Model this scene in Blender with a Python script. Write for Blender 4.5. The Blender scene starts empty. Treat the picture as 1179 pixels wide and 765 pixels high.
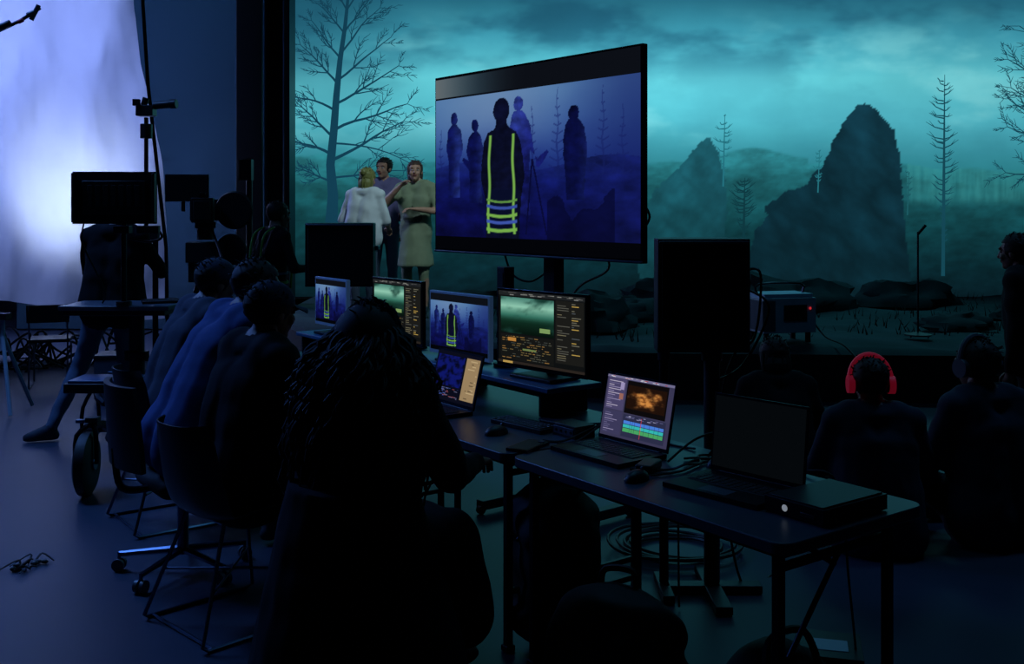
import bpy, math, random
from mathutils import Vector, Matrix, noise
scene = bpy.context.scene
scene.view_settings.view_transform = 'Standard'
scene.view_settings.look = 'None'

# ------------------------------------------------------------------ colour / materials
def lin1(c):
    c = max(0.0, c) / 255.0
    return c / 12.92 if c <= 0.04045 else ((c + 0.055) / 1.055) ** 2.4
def lin(rgb): return (lin1(rgb[0]), lin1(rgb[1]), lin1(rgb[2]))
MATS = {}
def mat(name, rgb=(20, 20, 20), rough=0.6, metal=0.0, var=0.25, scale=12.0, bump=0.0, emit=None, spec=0.5, transl=0.0):
    if name in MATS: return MATS[name]
    m = bpy.data.materials.new(name); m.use_nodes = True
    nt = m.node_tree; nt.nodes.clear()
    out = nt.nodes.new('ShaderNodeOutputMaterial')
    p = nt.nodes.new('ShaderNodeBsdfPrincipled')
    p.inputs['Roughness'].default_value = rough
    p.inputs['Metallic'].default_value = metal
    p.inputs['Specular IOR Level'].default_value = spec
    tc = nt.nodes.new('ShaderNodeTexCoord')
    nz = nt.nodes.new('ShaderNodeTexNoise'); nz.inputs['Scale'].default_value = scale; nz.inputs['Detail'].default_value = 5
    nt.links.new(tc.outputs['Object'], nz.inputs['Vector'])
    mx = nt.nodes.new('ShaderNodeMix'); mx.data_type = 'RGBA'
    c = lin(rgb)
    mx.inputs[6].default_value = (c[0]*(1-var), c[1]*(1-var), c[2]*(1-var), 1)
    mx.inputs[7].default_value = (min(1, c[0]*(1+var)), min(1, c[1]*(1+var)), min(1, c[2]*(1+var)), 1)
    nt.links.new(nz.outputs['Fac'], mx.inputs[0])
    nt.links.new(mx.outputs[2], p.inputs['Base Color'])
    if bump > 0:
        bp = nt.nodes.new('ShaderNodeBump'); bp.inputs['Strength'].default_value = bump
        nt.links.new(nz.outputs['Fac'], bp.inputs['Height']); nt.links.new(bp.outputs['Normal'], p.inputs['Normal'])
    if emit:
        p.inputs['Emission Color'].default_value = (*lin(rgb), 1); p.inputs['Emission Strength'].default_value = emit
    if transl > 0:
        tb = nt.nodes.new('ShaderNodeBsdfTranslucent'); nt.links.new(mx.outputs[2], tb.inputs['Color'])
        ms = nt.nodes.new('ShaderNodeMixShader'); ms.inputs[0].default_value = transl
        nt.links.new(p.outputs[0], ms.inputs[1]); nt.links.new(tb.outputs[0], ms.inputs[2])
        nt.links.new(ms.outputs[0], out.inputs[0])
    else:
        nt.links.new(p.outputs[0], out.inputs[0])
    MATS[name] = m
    return m
def screen_mat(name, strength=1.0, noise_amt=0.0, nscale=3.0):
    m = bpy.data.materials.new(name); m.use_nodes = True
    nt = m.node_tree; nt.nodes.clear()
    out = nt.nodes.new('ShaderNodeOutputMaterial'); e = nt.nodes.new('ShaderNodeEmission')
    at = nt.nodes.new('ShaderNodeAttribute'); at.attribute_name = 'Col'
    e.inputs['Strength'].default_value = strength
    if noise_amt > 0:
        tc = nt.nodes.new('ShaderNodeTexCoord'); nz = nt.nodes.new('ShaderNodeTexNoise')
        nz.inputs['Scale'].default_value = nscale; nz.inputs['Detail'].default_value = 7
        nt.links.new(tc.outputs['Object'], nz.inputs['Vector'])
        mr = nt.nodes.new('ShaderNodeMapRange'); mr.inputs[3].default_value = 1-noise_amt; mr.inputs[4].default_value = 1+noise_amt
        nt.links.new(nz.outputs['Fac'], mr.inputs[0])
        vm = nt.nodes.new('ShaderNodeVectorMath'); vm.operation = 'SCALE'
        nt.links.new(at.outputs['Color'], vm.inputs[0]); nt.links.new(mr.outputs[0], vm.inputs['Scale'])
        nt.links.new(vm.outputs[0], e.inputs['Color'])
    else:
        nt.links.new(at.outputs['Color'], e.inputs['Color'])
    nt.links.new(e.outputs[0], out.inputs[0])
    return m
SCR = screen_mat('screen_pixels', 1.0)
LED = screen_mat('led_pixels', 1.0, 0.16, 1.6)

black = mat('black_plastic', (16, 18, 22), 0.45)
blackmatte = mat('black_matte', (9, 10, 13), 0.85)
bezel = mat('bezel_black', (12, 13, 16), 0.25, var=0.1)
metal_d = mat('dark_metal', (36, 40, 48), 0.4, 0.9)
chrome = mat('steel_wire', (100, 110, 130), 0.3, 1.0, var=0.1)
grey = mat('grey_plastic', (70, 76, 88), 0.4)
lightgrey = mat('light_grey_shell', (150, 165, 180), 0.45)
tabletop_m = mat('table_laminate', (58, 68, 80), 0.36, var=0.12, scale=30, bump=0.03)
rubber = mat('rubber', (12, 12, 14), 0.6)
cable_m = mat('cable_rubber', (12, 13, 16), 0.5)
white_l = mat('white_label', (190, 200, 215), 0.5, var=0.05)
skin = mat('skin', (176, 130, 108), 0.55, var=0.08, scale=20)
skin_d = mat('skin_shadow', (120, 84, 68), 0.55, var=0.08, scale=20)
lip = mat('lips', (140, 70, 66), 0.5, var=0.05)
eyew = mat('eye_white', (200, 200, 200), 0.3, var=0.02)
eyeb = mat('eye_iris', (30, 24, 20), 0.2, var=0.02)
hair_dk = mat('hair_dark_brown', (30, 22, 18), 0.65, var=0.4, scale=60, bump=0.3, spec=.35)
hair_bl = mat('hair_blond', (120, 118, 62), 0.6, var=0.3, scale=60, bump=0.3)
hair_br = mat('hair_brown', (64, 44, 34), 0.6, var=0.3, scale=60, bump=0.3)
cloth_black = mat('cloth_black', (12, 13, 18), 0.9, var=0.3, scale=40, bump=0.15, spec=.2)
cloth_navy = mat('cloth_navy', (34, 64, 124), 0.9, var=0.2, scale=40, bump=0.15)
cloth_dkblue = mat('cloth_dark_blue', (26, 36, 58), 0.9, var=0.2, scale=40, bump=0.15)
jeans = mat('denim', (76, 90, 112), 0.9, var=0.2, scale=60, bump=0.15)
shoe_m = mat('shoe_dark', (44, 50, 62), 0.7)

# ------------------------------------------------------------------ builder
def nrm(v): return Vector(v).normalized()
class B:
    def __init__(s, T=None):
        s.v = []; s.f = []; s.m = []; s.c = []; s.mats = []; s.T = T or Matrix.Identity(4)
    def mi(s, m):
        if m not in s.mats: s.mats.append(m)
        return s.mats.index(m)
    def add(s, vs, fs, m, cols=None):
        o = len(s.v); k = s.mi(m); T = s.T
        for i, p in enumerate(vs):
            s.v.append(T @ Vector(p))
            s.c.append(cols[i] if cols is not None else (0, 0, 0))
        for f in fs:
            s.f.append([a+o for a in f]); s.m.append(k)
    def box(s, c, size, m, rz=0, rx=0, ry=0):
        R = Matrix.Rotation(rz, 3, 'Z') @ Matrix.Rotation(ry, 3, 'Y') @ Matrix.Rotation(rx, 3, 'X')
        h = [x/2 for x in size]; vs = []
        for z in (-1, 1):
            for y in (-1, 1):
                for x in (-1, 1):
                    vs.append(Vector(c) + R @ Vector((x*h[0], y*h[1], z*h[2])))
        s.add(vs, [(0,2,3,1),(4,5,7,6),(0,1,5,4),(2,6,7,3),(0,4,6,2),(1,3,7,5)], m)
    def cyl(s, p1, p2, r1, m, r2=None, n=12):
        r2 = r1 if r2 is None else r2
        p1 = Vector(p1); p2 = Vector(p2); d = (p2-p1).normalized()
        a = d.orthogonal().normalized(); b = d.cross(a)
        vs = []
        for p, r in ((p1, r1), (p2, r2)):
            for i in range(n):
                t = 2*math.pi*i/n
                vs.append(p + (a*math.cos(t)+b*math.sin(t))*r)
        fs = [(i, (i+1) % n, n+(i+1) % n, n+i) for i in range(n)]
        fs.append(tuple(range(n-1, -1, -1))); fs.append(tuple(range(n, 2*n)))
        s.add(vs, fs, m)
    def tube(s, pts, r, m, n=6, smooth=0, r_end=None):
        pts = [Vector(p) for p in pts]
        if smooth: pts = catmull(pts, smooth)
        N = len(pts); vs = []; a = None
        for i, p in enumerate(pts):
            d = (pts[min(i+1, N-1)] - pts[max(i-1, 0)])
            if d.length < 1e-7: d = Vector((0, 0, 1))
            d.normalize()
            if a is None: a = d.orthogonal().normalized()
            else:
                a = a - d*a.dot(d)
                a = a.normalized() if a.length > 1e-5 else d.orthogonal().normalized()
            b = d.cross(a)
            rr = r if r_end is None else r + (r_end-r)*i/(N-1)
            for k in range(n):
                t = 2*math.pi*k/n
                vs.append(p + (a*math.cos(t)+b*math.sin(t))*rr)
        fs = []
        for i in range(N-1):
            for k in range(n):
                fs.append((i*n+k, i*n+(k+1) % n, (i+1)*n+(k+1) % n, (i+1)*n+k))
        fs.append(tuple(range(n-1, -1, -1))); fs.append(tuple(range((N-1)*n, N*n)))
        s.add(vs, fs, m)
    def ell(s, c, r, m, R=None, n=16, h=10):
        vs, fs = ellipsoid(c, r, R, n, h); s.add(vs, fs, m)
    def prism(s, poly, z0, z1, m):
        n = len(poly)
        vs = [Vector((x, y, z0)) for x, y in poly] + [Vector((x, y, z1)) for x, y in poly]
        fs = [(i, (i+1) % n, n+(i+1) % n, n+i) for i in range(n)]
        fs.append(tuple(range(n-1, -1, -1))); fs.append(tuple(range(n, 2*n)))
        s.add(vs, fs, m)
    def lathe(s, c, prof, m, axis=(0, 0, 1), n=24):
        d = nrm(axis); a = d.orthogonal().normalized(); b = d.cross(a); vs = []
        for r, z in prof:
            for k in range(n):
                t = 2*math.pi*k/n
                vs.append(Vector(c) + d*z + (a*math.cos(t)+b*math.sin(t))*r)
        fs = []
        for i in range(len(prof)-1):
            for k in range(n):
                fs.append((i*n+k, i*n+(k+1) % n, (i+1)*n+(k+1) % n, (i+1)*n+k))
        fs.append(tuple(range(n-1, -1, -1))); fs.append(tuple(range((len(prof)-1)*n, len(prof)*n)))
        s.add(vs, fs, m)
    def sheet(s, fn, nu, nv, th, m):
        g = [[Vector(fn(i/nu, j/nv)) for j in range(nv+1)] for i in range(nu+1)]
        vs = []
        for off in (0, 1):
            for i in range(nu+1):
                for j in range(nv+1):
                    du = g[min(i+1, nu)][j]-g[max(i-1, 0)][j]; dv = g[i][min(j+1, nv)]-g[i][max(j-1, 0)]
                    nn = du.cross(dv); nn = nn.normalized() if nn.length > 1e-9 else Vector((0, 0, 1))
                    vs.append(g[i][j] + nn*th*off)
        K = (nu+1)*(nv+1); idx = lambda i, j, o: o*K+i*(nv+1)+j
        fs = []
        for i in range(nu):
            for j in range(nv):
                fs.append((idx(i,j,0), idx(i,j+1,0), idx(i+1,j+1,0), idx(i+1,j,0)))
                fs.append((idx(i,j,1), idx(i+1,j,1), idx(i+1,j+1,1), idx(i,j+1,1)))
        for i in range(nu):
            fs.append((idx(i,0,0), idx(i+1,0,0), idx(i+1,0,1), idx(i,0,1)))
            fs.append((idx(i,nv,0), idx(i,nv,1), idx(i+1,nv,1), idx(i+1,nv,0)))
        for j in range(nv):
            fs.append((idx(0,j,0), idx(0,j,1), idx(0,j+1,1), idx(0,j+1,0)))
            fs.append((idx(nu,j,0), idx(nu,j+1,0), idx(nu,j+1,1), idx(nu,j,1)))
        s.add(vs, fs, m)
    def build(s, name, bevel=0.0, smooth=True):
        xs = [p.x for p in s.v]; ys = [p.y for p in s.v]; zs = [p.z for p in s.v]
        o = Vector(((min(xs)+max(xs))/2, (min(ys)+max(ys))/2, min(zs)))
        me = bpy.data.meshes.new(name)
        me.from_pydata([p-o for p in s.v], [], s.f)
        for m in s.mats: me.materials.append(m)
        me.polygons.foreach_set('material_index', s.m)
        if any(c != (0, 0, 0) for c in s.c):
            ca = me.color_attributes.new('Col', 'FLOAT_COLOR', 'POINT')
            flat = []
            for c in s.c: flat += [c[0], c[1], c[2], 1.0]
            ca.data.foreach_set('color', flat)
        me.validate(); me.update()
        if smooth:
            me.shade_smooth(); me.set_sharp_from_angle(angle=math.radians(38))
        ob = bpy.data.objects.new(name, me); ob.location = o
        scene.collection.objects.link(ob)
        if bevel:
            md = ob.modifiers.new('bevel', 'BEVEL'); md.width = bevel; md.segments = 2
            md.limit_method = 'ANGLE'; md.angle_limit = math.radians(62)
        return ob
def catmull(P, k):
    out = []; n = len(P)
    for i in range(n-1):
        p0 = P[max(i-1, 0)]; p1 = P[i]; p2 = P[i+1]; p3 = P[min(i+2, n-1)]
        for j in range(k):
            t = j/k
            out.append(0.5*((2*p1)+(p2-p0)*t+(2*p0-5*p1+4*p2-p3)*t*t+(3*p1-p0-3*p2+p3)*t**3))
    out.append(P[-1]); return out
def capsule(p1, p2, r1, r2, n=14, h=5):
    p1 = Vector(p1); p2 = Vector(p2); d = p2-p1
    d = d.normalized() if d.length > 1e-6 else Vector((0, 0, 1))
    a = d.orthogonal().normalized(); b = d.cross(a); vs = []
    rings = []
    for i in range(1, h+1): rings.append((p1, r1, -math.pi/2+math.pi/2*i/h))
    for i in range(0, h): rings.append((p2, r2, math.pi/2*i/h))
    vs.append(p1-d*r1)
    for p, r, t in rings:
        for k in range(n):
            u = 2*math.pi*k/n
            vs.append(p + d*r*math.sin(t) + (a*math.cos(u)+b*math.sin(u))*r*math.cos(t))
    vs.append(p2+d*r2); L = len(vs)-1; fs = []
    for k in range(n): fs.append((0, 1+(k+1) % n, 1+k))
    for i in range(len(rings)-1):
        for k in range(n):
            fs.append((1+i*n+k, 1+i*n+(k+1) % n, 1+(i+1)*n+(k+1) % n, 1+(i+1)*n+k))
    o = 1+(len(rings)-1)*n
    for k in range(n): fs.append((L, o+k, o+(k+1) % n))
    return vs, fs
def ellipsoid(c, r, R=None, n=16, h=10):
    vs, fs = capsule((0, 0, 0), (0, 0, 1e-9), 1, 1, n, h//2)
    R = R or Matrix.Identity(3); c = Vector(c)
    return [c + R @ Vector((v.x*r[0], v.y*r[1], v.z*r[2])) for v in vs], fs
def remesh(prims, voxel, it=4):
    vs = []; fs = []
    for p in prims:
        if p[0] == 'cap': v, f = capsule(p[1], p[2], p[3], p[4])
        elif p[0] == 'ell': v, f = ellipsoid(p[1], p[2])
        elif p[0] == 'cone':
            b = B(); b.cyl(p[1], p[2], p[3], black, p[4], 20); v, f = b.v, b.f
        o = len(vs); vs += [Vector(x) for x in v]; fs += [[a+o for a in q] for q in f]
    me = bpy.data.meshes.new('tmp'); me.from_pydata(vs, [], fs)
    ob = bpy.data.objects.new('tmp', me); scene.collection.objects.link(ob)
    md = ob.modifiers.new('r', 'REMESH'); md.mode = 'VOXEL'; md.voxel_size = voxel
    ms = ob.modifiers.new('s', 'SMOOTH'); ms.factor = 0.5; ms.iterations = it
    dg = bpy.context.evaluated_depsgraph_get(); ev = ob.evaluated_get(dg); m2 = ev.to_mesh()
    V = [v.co.copy() for v in m2.vertices]; F = [list(p.vertices) for p in m2.polygons]
    ev.to_mesh_clear(); bpy.data.objects.remove(ob); bpy.data.meshes.remove(me)
    return V, F
def pd(p, q):
    if p[0] in ('cap', 'cone'):
        a = p[1]; b = p[2]; d = b-a; L = d.length_squared
        t = 0 if L < 1e-9 else max(0, min(1, (q-a).dot(d)/L))
        return (q-(a+d*t)).length - (p[3]+(p[4]-p[3])*t)
    c = p[1]; r = p[2]
    x = Vector(((q.x-c.x)/r[0], (q.y-c.y)/r[1], (q.z-c.z)/r[2])).length
    return (x-1)*min(r)
def add_remeshed(b, prims, voxel, it=4, wrinkle=0.0):
    P = []
    for p in prims:
        q = list(p); q[1] = Vector(p[1])
        if p[0] != 'ell': q[2] = Vector(p[2])
        P.append(q)
    V, F = remesh(P, voxel, it)
    if wrinkle:
        V = [v + Vector((noise.noise(v*9), noise.noise(v*9+Vector((5, 1, 2))), 0))*wrinkle + Vector((0, 0, noise.noise(Vector((v.x*6, v.y*6, v.z*16)))))*wrinkle*.6 for v in V]
    mats = [q[3] if q[0] == 'ell' else q[5] for q in P]
    groups = {}
    for f in F:
        c = sum((V[i] for i in f), Vector())/len(f)
        k = min(range(len(P)), key=lambda i: pd(P[i], c))
        groups.setdefault(mats[k], []).append(f)
    o = len(b.v)
    for v in V: b.v.append(b.T @ v); b.c.append((0, 0, 0))
    for m, fl in groups.items():
        k = b.mi(m)
        for f in fl: b.f.append([i+o for i in f]); b.m.append(k)

# ------------------------------------------------------------------ canvas for screens
class Canvas:
    def __init__(s, b, O, R, U, w, h, m=None):
        s.b = b; s.O = Vector(O); s.R = nrm(R)*w; s.U = nrm(U)*h; s.N = nrm(R).cross(nrm(U)); s.m = m or SCR; s.w = w; s.h = h
    def pt(s, x, y, l): return s.O + s.R*x + s.U*y + s.N*(0.0008+0.0006*l)
    def poly(s, pts, col, l=1):
        c = lin(col); s.b.add([s.pt(x, y, l) for x, y in pts], [tuple(range(len(pts)))], s.m, [c]*len(pts))
    def rect(s, x0, y0, x1, y1, col, l=1): s.poly([(x0, y0), (x1, y0), (x1, y1), (x0, y1)], col, l)
    def pic(s, fn, nx, ny, x0=0, y0=0, x1=1, y1=1, l=0):
        vs = []; cs = []; fs = []
        for j in range(ny+1):
            for i in range(nx+1):
                u = i/nx; v = j/ny
                vs.append(s.pt(x0+(x1-x0)*u, y0+(y1-y0)*v, l)); cs.append(lin(fn(u, v)))
        for j in range(ny):
            for i in range(nx):
                a = j*(nx+1)+i; fs.append((a, a+1, a+nx+2, a+nx+1))
        s.b.add(vs, fs, s.m, cs)
    def bits(s, x0, y0, x1, y1, n, cols, seed=0, l=2, hh=0.012, wmax=0.3):
        rd = random.Random(seed)
        for i in range(n):
            x = rd.uniform(x0, x1); y = rd.uniform(y0, y1); w = rd.uniform(.05, wmax)*(x1-x0)
            s.rect(x, y, min(x1, x+w), min(y1, y+hh), rd.choice(cols), l)
def mixc(a, b, t):
    t = max(0, min(1, t)); return tuple(a[i]+(b[i]-a[i])*t for i in range(3))
def sstep(a, b, x):
    t = max(0, min(1, (x-a)/(b-a))); return t*t*(3-2*t)
def ramp(st, x):
    if x <= st[0][0]: return st[0][1]
    for (a, ca), (b, cb) in zip(st, st[1:]):
        if x <= b: return mixc(ca, cb, (x-a)/(b-a))
    return st[-1][1]
def fbm(x, y, z=0.0):
    return max(-.9, min(.9, noise.fractal(Vector((x, y, z)), 0.9, 2.1, 5)))
def pip(x, y, P):
    r = False; j = len(P)-1
    for i in range(len(P)):
        if (P[i][1] > y) != (P[j][1] > y) and x < (P[j][0]-P[i][0])*(y-P[i][1])/(P[j][1]-P[i][1])+P[i][0]: r = not r
        j = i
    return r

# ------------------------------------------------------------------ room shell
def simple(name, c, size, m, bevel=0):
    b = B(); b.box(c, size, m); return b.build(name, bevel, False)
floor_m = mat('studio_floor_paint', (42, 50, 68), 0.45, var=0.3, scale=1.3, bump=0.02, spec=.4)
wall_m = mat('studio_wall_paint', (16, 22, 34), 0.9, var=0.2, scale=2)
simple('floor', (1, 6.5, -0.05), (24, 21, 0.1), floor_m)
simple('wall_back', (1, 16.6, 3.2), (24, 0.2, 6.4), wall_m)
simple('wall_left', (-10.6, 6.5, 3.2), (0.2, 20, 6.4), wall_m)
simple('wall_right', (12.6, 6.5, 3.2), (0.2, 20, 6.4), wall_m)
simple('ceiling', (1, 6.5, 6.45), (24, 21, 0.1), blackmatte)
drape_m = mat('blue_drape', (46, 78, 98), 0.9, var=0.08, scale=1.0)
b = B()
b.sheet(lambda u, v: (-6.6+3.2*u, 13.9+0.012*math.sin(u*14), 5.6*v+0.02), 60, 4, 0.01, drape_m)
b.build('drape_curtain')

# ------------------------------------------------------------------ LED wall
rockA = [(866,356),(862,300),(870,266),(884,250),(880,240),(905,220),(930,213),(936,200),(948,192),(958,165),(975,137),(986,122),(996,118),(1008,125),(1030,150),(1037,180),(1040,230),(1046,300),(1054,356)]
rockB = [(735,310),(742,250),(752,222),(770,205),(790,185),(806,164),(817,158),(828,176),(835,205),(838,240),(834,270),(845,300),(850,320),(740,330)]
skyr = [(-90,(20,66,88)),(0,(42,118,142)),(40,(64,158,180)),(90,(98,202,214)),(140,(84,188,204)),(175,(62,158,174)),(200,(48,140,152))]
landr = [(178,(44,126,136)),(200,(34,106,114)),(225,(26,90,97)),(262,(17,68,75)),(310,(10,43,51)),(345,(7,28,36))]
def led(px, py):
    c = ramp(skyr, py)
    n = fbm(px*0.0042+3, py*0.011, 1.7)
    n2 = fbm(px*0.011+9, py*0.026, 4.2)
    top = sstep(120, 10, py)
    c = mixc(c, (30, 90, 116), sstep(-0.1, 0.6, n+0.4*n2)*(0.10+0.72*top))
    c = mixc(c, (140, 226, 232), sstep(0.05, 0.7, -n+0.5*n2)*0.55*sstep(0, 60, py)*sstep(190, 130, py))
    c = mixc(c, (28, 86, 110), .65*sstep(520, 330, px)*sstep(110, 0, py+30*n2))
    g = math.exp(-((px-740)/300)**2-((py-95)/75)**2)
    c = tuple(x*(0.88+0.22*g) for x in c)
    hill = 184 - 9*math.exp(-((px-875)/32)**2) + 5*math.sin(px*0.012) + 2*n2*3 + (6 if px > 930 else 0)
    if py > hill:
        l = ramp(landr, py); nn = fbm(px*0.02, py*0.05, 8); n3 = fbm(px*.08, py*.16, 3)
        l = tuple(x*(1+0.2*nn+.12*n3) for x in l)
        hill2 = 205+8*math.sin(px*0.017+1)
        if py > hill2: l = tuple(x*(0.92) for x in l)
        if 1045 < px and py < 240: l = mixc(l, (56, 142, 144), (0.45+0.3*fbm(px*.2, py*.02, 3))*sstep(240, 225, py))
        c = mixc(c, l, sstep(hill, hill+4, py))
    wx_, wy_ = 2*fbm(px*.1, py*.1), 2*fbm(px*.09, py*.1, 5)
    if pip(px+wx_, py+wy_, rockB):
        t = (py-150)/160
        r = mixc((30, 94, 108), (16, 60, 68), t)
        s = fbm(px*0.04+py*0.02, py*0.03, 2); e = abs(fbm(px*.02-py*.014, py*.018, 11))
        c = tuple(x*(.94+0.16*s+.25*e) for x in r)
    if pip(px+wx_, py+wy_, rockA):
        t = (py-120)/230
        r = mixc((17, 54, 68), (9, 35, 44), t)
        s = fbm(px*0.035-py*0.02, py*0.03, 6); e = abs(fbm(px*.016-py*.01, py*.014, 21))
        c = tuple(x*(.92+0.15*s+.4*e) for x in r)
    return c
LY = 14.0; K = LY/1200.0
wx = lambda px: (px-590)*K
wz = lambda py: 1.65+(238-py)*K
b = B()
x0p, x1p, y0p, y1p = 326, 1430, -95, 342
nx = (x1p-x0p)//2; ny = (y1p-y0p)//2
vs = []; cs = []; fs = []
for j in range(ny+1):
    for i in range(nx+1):
        px = x0p+(x1p-x0p)*i/nx; py = y1p-(y1p-y0p)*j/ny
        vs.append((wx(px), LY, wz(py))); cs.append(lin(led(px, py)))
for j in range(ny):
    for i in range(nx):
        a = j*(nx+1)+i; fs.append((a, a+1, a+nx+2, a+nx+1))
b.add(vs, fs, LED, cs)
b.box((wx((x0p+x1p)/2), LY+0.12, (wz(y0p)+wz(y1p))/2), (wx(x1p)-wx(x0p)+0.06, 0.2, wz(y0p)-wz(y1p)+0.05), black)
rd = random.Random(5)
def ribbon(pts, ws, col, lay=1):
    vs = []; fs = []
    for i, (x, y) in enumerate(pts):
        q = pts[min(i+1, len(pts)-1)]; p = pts[max(i-1, 0)]
        dx, dy = q[0]-p[0], q[1]-p[1]; L = math.hypot(dx, dy) or 1
        nxx, nyy = -dy/L*ws[i]/2, dx/L*ws[i]/2
        vs.append((wx(x+nxx), LY-0.004*lay, wz(y+nyy))); vs.append((wx(x-nxx), LY-0.004*lay, wz(y-nyy)))
    for i in range(len(pts)-1): fs.append((2*i, 2*i+1, 2*i+3, 2*i+2))
    b.add(vs, fs, LED, [lin(col)]*len(vs))
def branch(x, y, ang, L, w, dep, col, curve=0.0, lay=1):
    pts = [(x, y)]; ws = [w]; n = 7; a = ang
    for i in range(n):
        a += rd.uniform(-.13, .13)+curve/n
        x += math.cos(a)*L/n; y -= math.sin(a)*L/n
        pts.append((x, y)); ws.append(w*(1-0.8*(i+1)/n)+0.25)
        if dep > 0 and i > 0:
            for sd in (-1, 1):
                if rd.random() < 0.6:
                    branch(x, y, a+sd*rd.uniform(.45, .9), L*rd.uniform(.28, .5)*(1-.45*i/n), max(.6, ws[-1]*.55), dep-1, col, -sd*0.4, lay)
    ribbon(pts, ws, col, lay)
tc1 = (18, 62, 82)
tr = [(382,262),(384,225),(381,190),(385,150),(388,110),(392,70),(398,30),(402,-10),(404,-40)]
ribbon(tr, [15,12,10,9,7.5,6,4.5,3,2], tc1, 2)
for (x, y, a, L, w) in [(382,185,.45,95,3.8),(382,178,2.6,62,3.4),(385,150,.5,90,3.4),(384,158,2.45,58,3.0),(387,120,.55,85,3.0),(387,128,2.5,60,2.8),
                        (390,92,.75,78,2.6),(390,98,2.25,64,2.6),(393,62,.85,70,2.3),(393,68,2.2,56,2.3),(398,36,.95,60,2.0),(398,40,2.1,55,2.0),(401,10,1.1,50,1.8),(401,14,2.0,45,1.8),
                        (383,205,.2,85,2.4),(383,210,2.8,50,2.4),(382,165,.1,95,2.2)]:
    branch(x, y, a, L, w, 2, tc1, -0.25 if a < 1.57 else 0.25)
def pine(x, yt, yb, spread, col, w=3.0, n=22, seed=1):
    r2 = random.Random(seed)
    ribbon([(x, yb), (x+1, (yt+yb)/2), (x+2, yt)], [w, w*.7, .6], col, 2)
    for i in range(n):
        t = (i+r2.uniform(-.4, .4))/n; y = yt+(yb-yt)*(0.04+0.8*t)
        for sd in (-1, 1):
            if r2.random() < .2: continue
            y += r2.uniform(-2, 2)
            L = spread*(0.25+0.75*math.sin(math.pi*min(1, max(0, t)*1.05+.1)))*r2.uniform(.4, 1.2)
            x2 = x+1+sd*L; y2 = y-r2.uniform(.1, .75)*L
            ribbon([(x+1, y), ((x+x2)/2, (y+y2)/2+1.5), (x2, y2)], [1.6, 1.1, .4], col)
            ribbon([((x+x2)/2, (y+y2)/2+1.5), ((x+x2)/2+sd*L*.3, (y+y2)/2-L*.3)], [.9, .3], col)
pine(1086, 86, 318, 18, (20, 70, 84), 4.5, 36, 3)
pine(833, 132, 215, 12, (36, 112, 126), 2.2, 13, 4)
pine(856, 205, 292, 15, (14, 56, 64), 3.6, 30, 6)
pine(942, 174, 222, 7, (36, 112, 124), 1.6, 10, 7)
pine(1045, 198, 248, 7, (28, 88, 96), 1.8, 12, 8)
pine(1320, 120, 300, 20, (22, 72, 84), 4, 26, 10)
for (x, y, a, L) in [(1232,150,2.9,80),(1235,110,2.7,85),(1236,170,3.0,80),(1236,130,3.1,78),(1240,75,2.6,80),(1238,200,3.2,80),(1240,40,2.5,70)]:
    branch(x, y, a, L, 3.4, 2, (18, 62, 78), -.3)
ribbon([(1240, 310), (1238, 150), (1244, 0), (1248, -80)], [12, 9, 5, 2], (18, 62, 78), 2)
b.build('led_wall', 0, False)

# ------------------------------------------------------------------ stage
stage_side = mat('stage_fascia', (6, 7, 10), 0.8)
ground_m = mat('stage_ground', (40, 62, 66), 0.9, var=0.55, scale=2.2, bump=0.4, spec=.2)
SP = [(-2.64, 13.98), (-2.64, 11.4), (-1.7, 9.5), (1.0, 8.9), (11.5, 8.2), (11.5, 13.98)]
b = B()
b.prism([(x, y) for x, y in reversed(SP)], 0.0, 0.40, stage_side)
vs = []; fs = []; nX = 150; nY = 60
def sfront(x):
    for (a, c), (d, e) in zip(SP[1:], SP[2:5]):
        if a <= x <= d: return c+(e-c)*(x-a)/(d-a) if d > a else c
    return 8.2
for i in range(nX+1):
    x = -2.63+14.12*i/nX; f0 = sfront(x)+0.01
    for j in range(nY+1):
        t = j/nY; y = f0+(13.97-f0)*t
        h = 0.44+0.05*fbm(x*.9, y*.9)*(min(1, j/3))*(.3 if x < 0 else 1)
        if j == 0: h = 0.40
        vs.append((x, y, h))
for i in range(nX):
    for j in range(nY):
        a = i*(nY+1)+j; fs.append((a, a+nY+1, a+nY+2, a+1))
b.add(vs, fs, ground_m)
rd2 = random.Random(8); grass_m = mat('dry_grass', (40, 58, 52), 0.9)
for i in range(900):
    x = rd2.uniform(-1, 8); y = rd2.uniform(9.4, 13.8); h = rd2.uniform(.05, .14)
    x2 = x+rd2.uniform(-.07, .07); y2 = y+rd2.uniform(-.05, .05)
    b.add([(x-.008, y, .42), (x+.008, y, .42), (x2, y2, .43+h)], [(0, 1, 2)], grass_m)
b.build('stage_platform')
rock_m = mat('rock_stone', (34, 50, 54), 0.9, var=0.4, scale=5, bump=0.5, spec=.2)
def boulder(x, y, z, sx, sy, sz, seed):
    b = B(); v, f = ellipsoid((0, 0, 0), (1, 1, 1), None, 28, 20); out = []
    for p in v:
        d = 1+0.32*noise.fractal(p*1.1+Vector((seed*3.1, seed, 0)), .8, 2.1, 4)+0.12*noise.cell(p*2.2+Vector((seed, 0, 0)))
        out.append((x+p.x*sx*d, y+p.y*sy*d, max(z, z+p.z*sz*d)))
    b.add(out, f, rock_m); b.build('rock')
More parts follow.
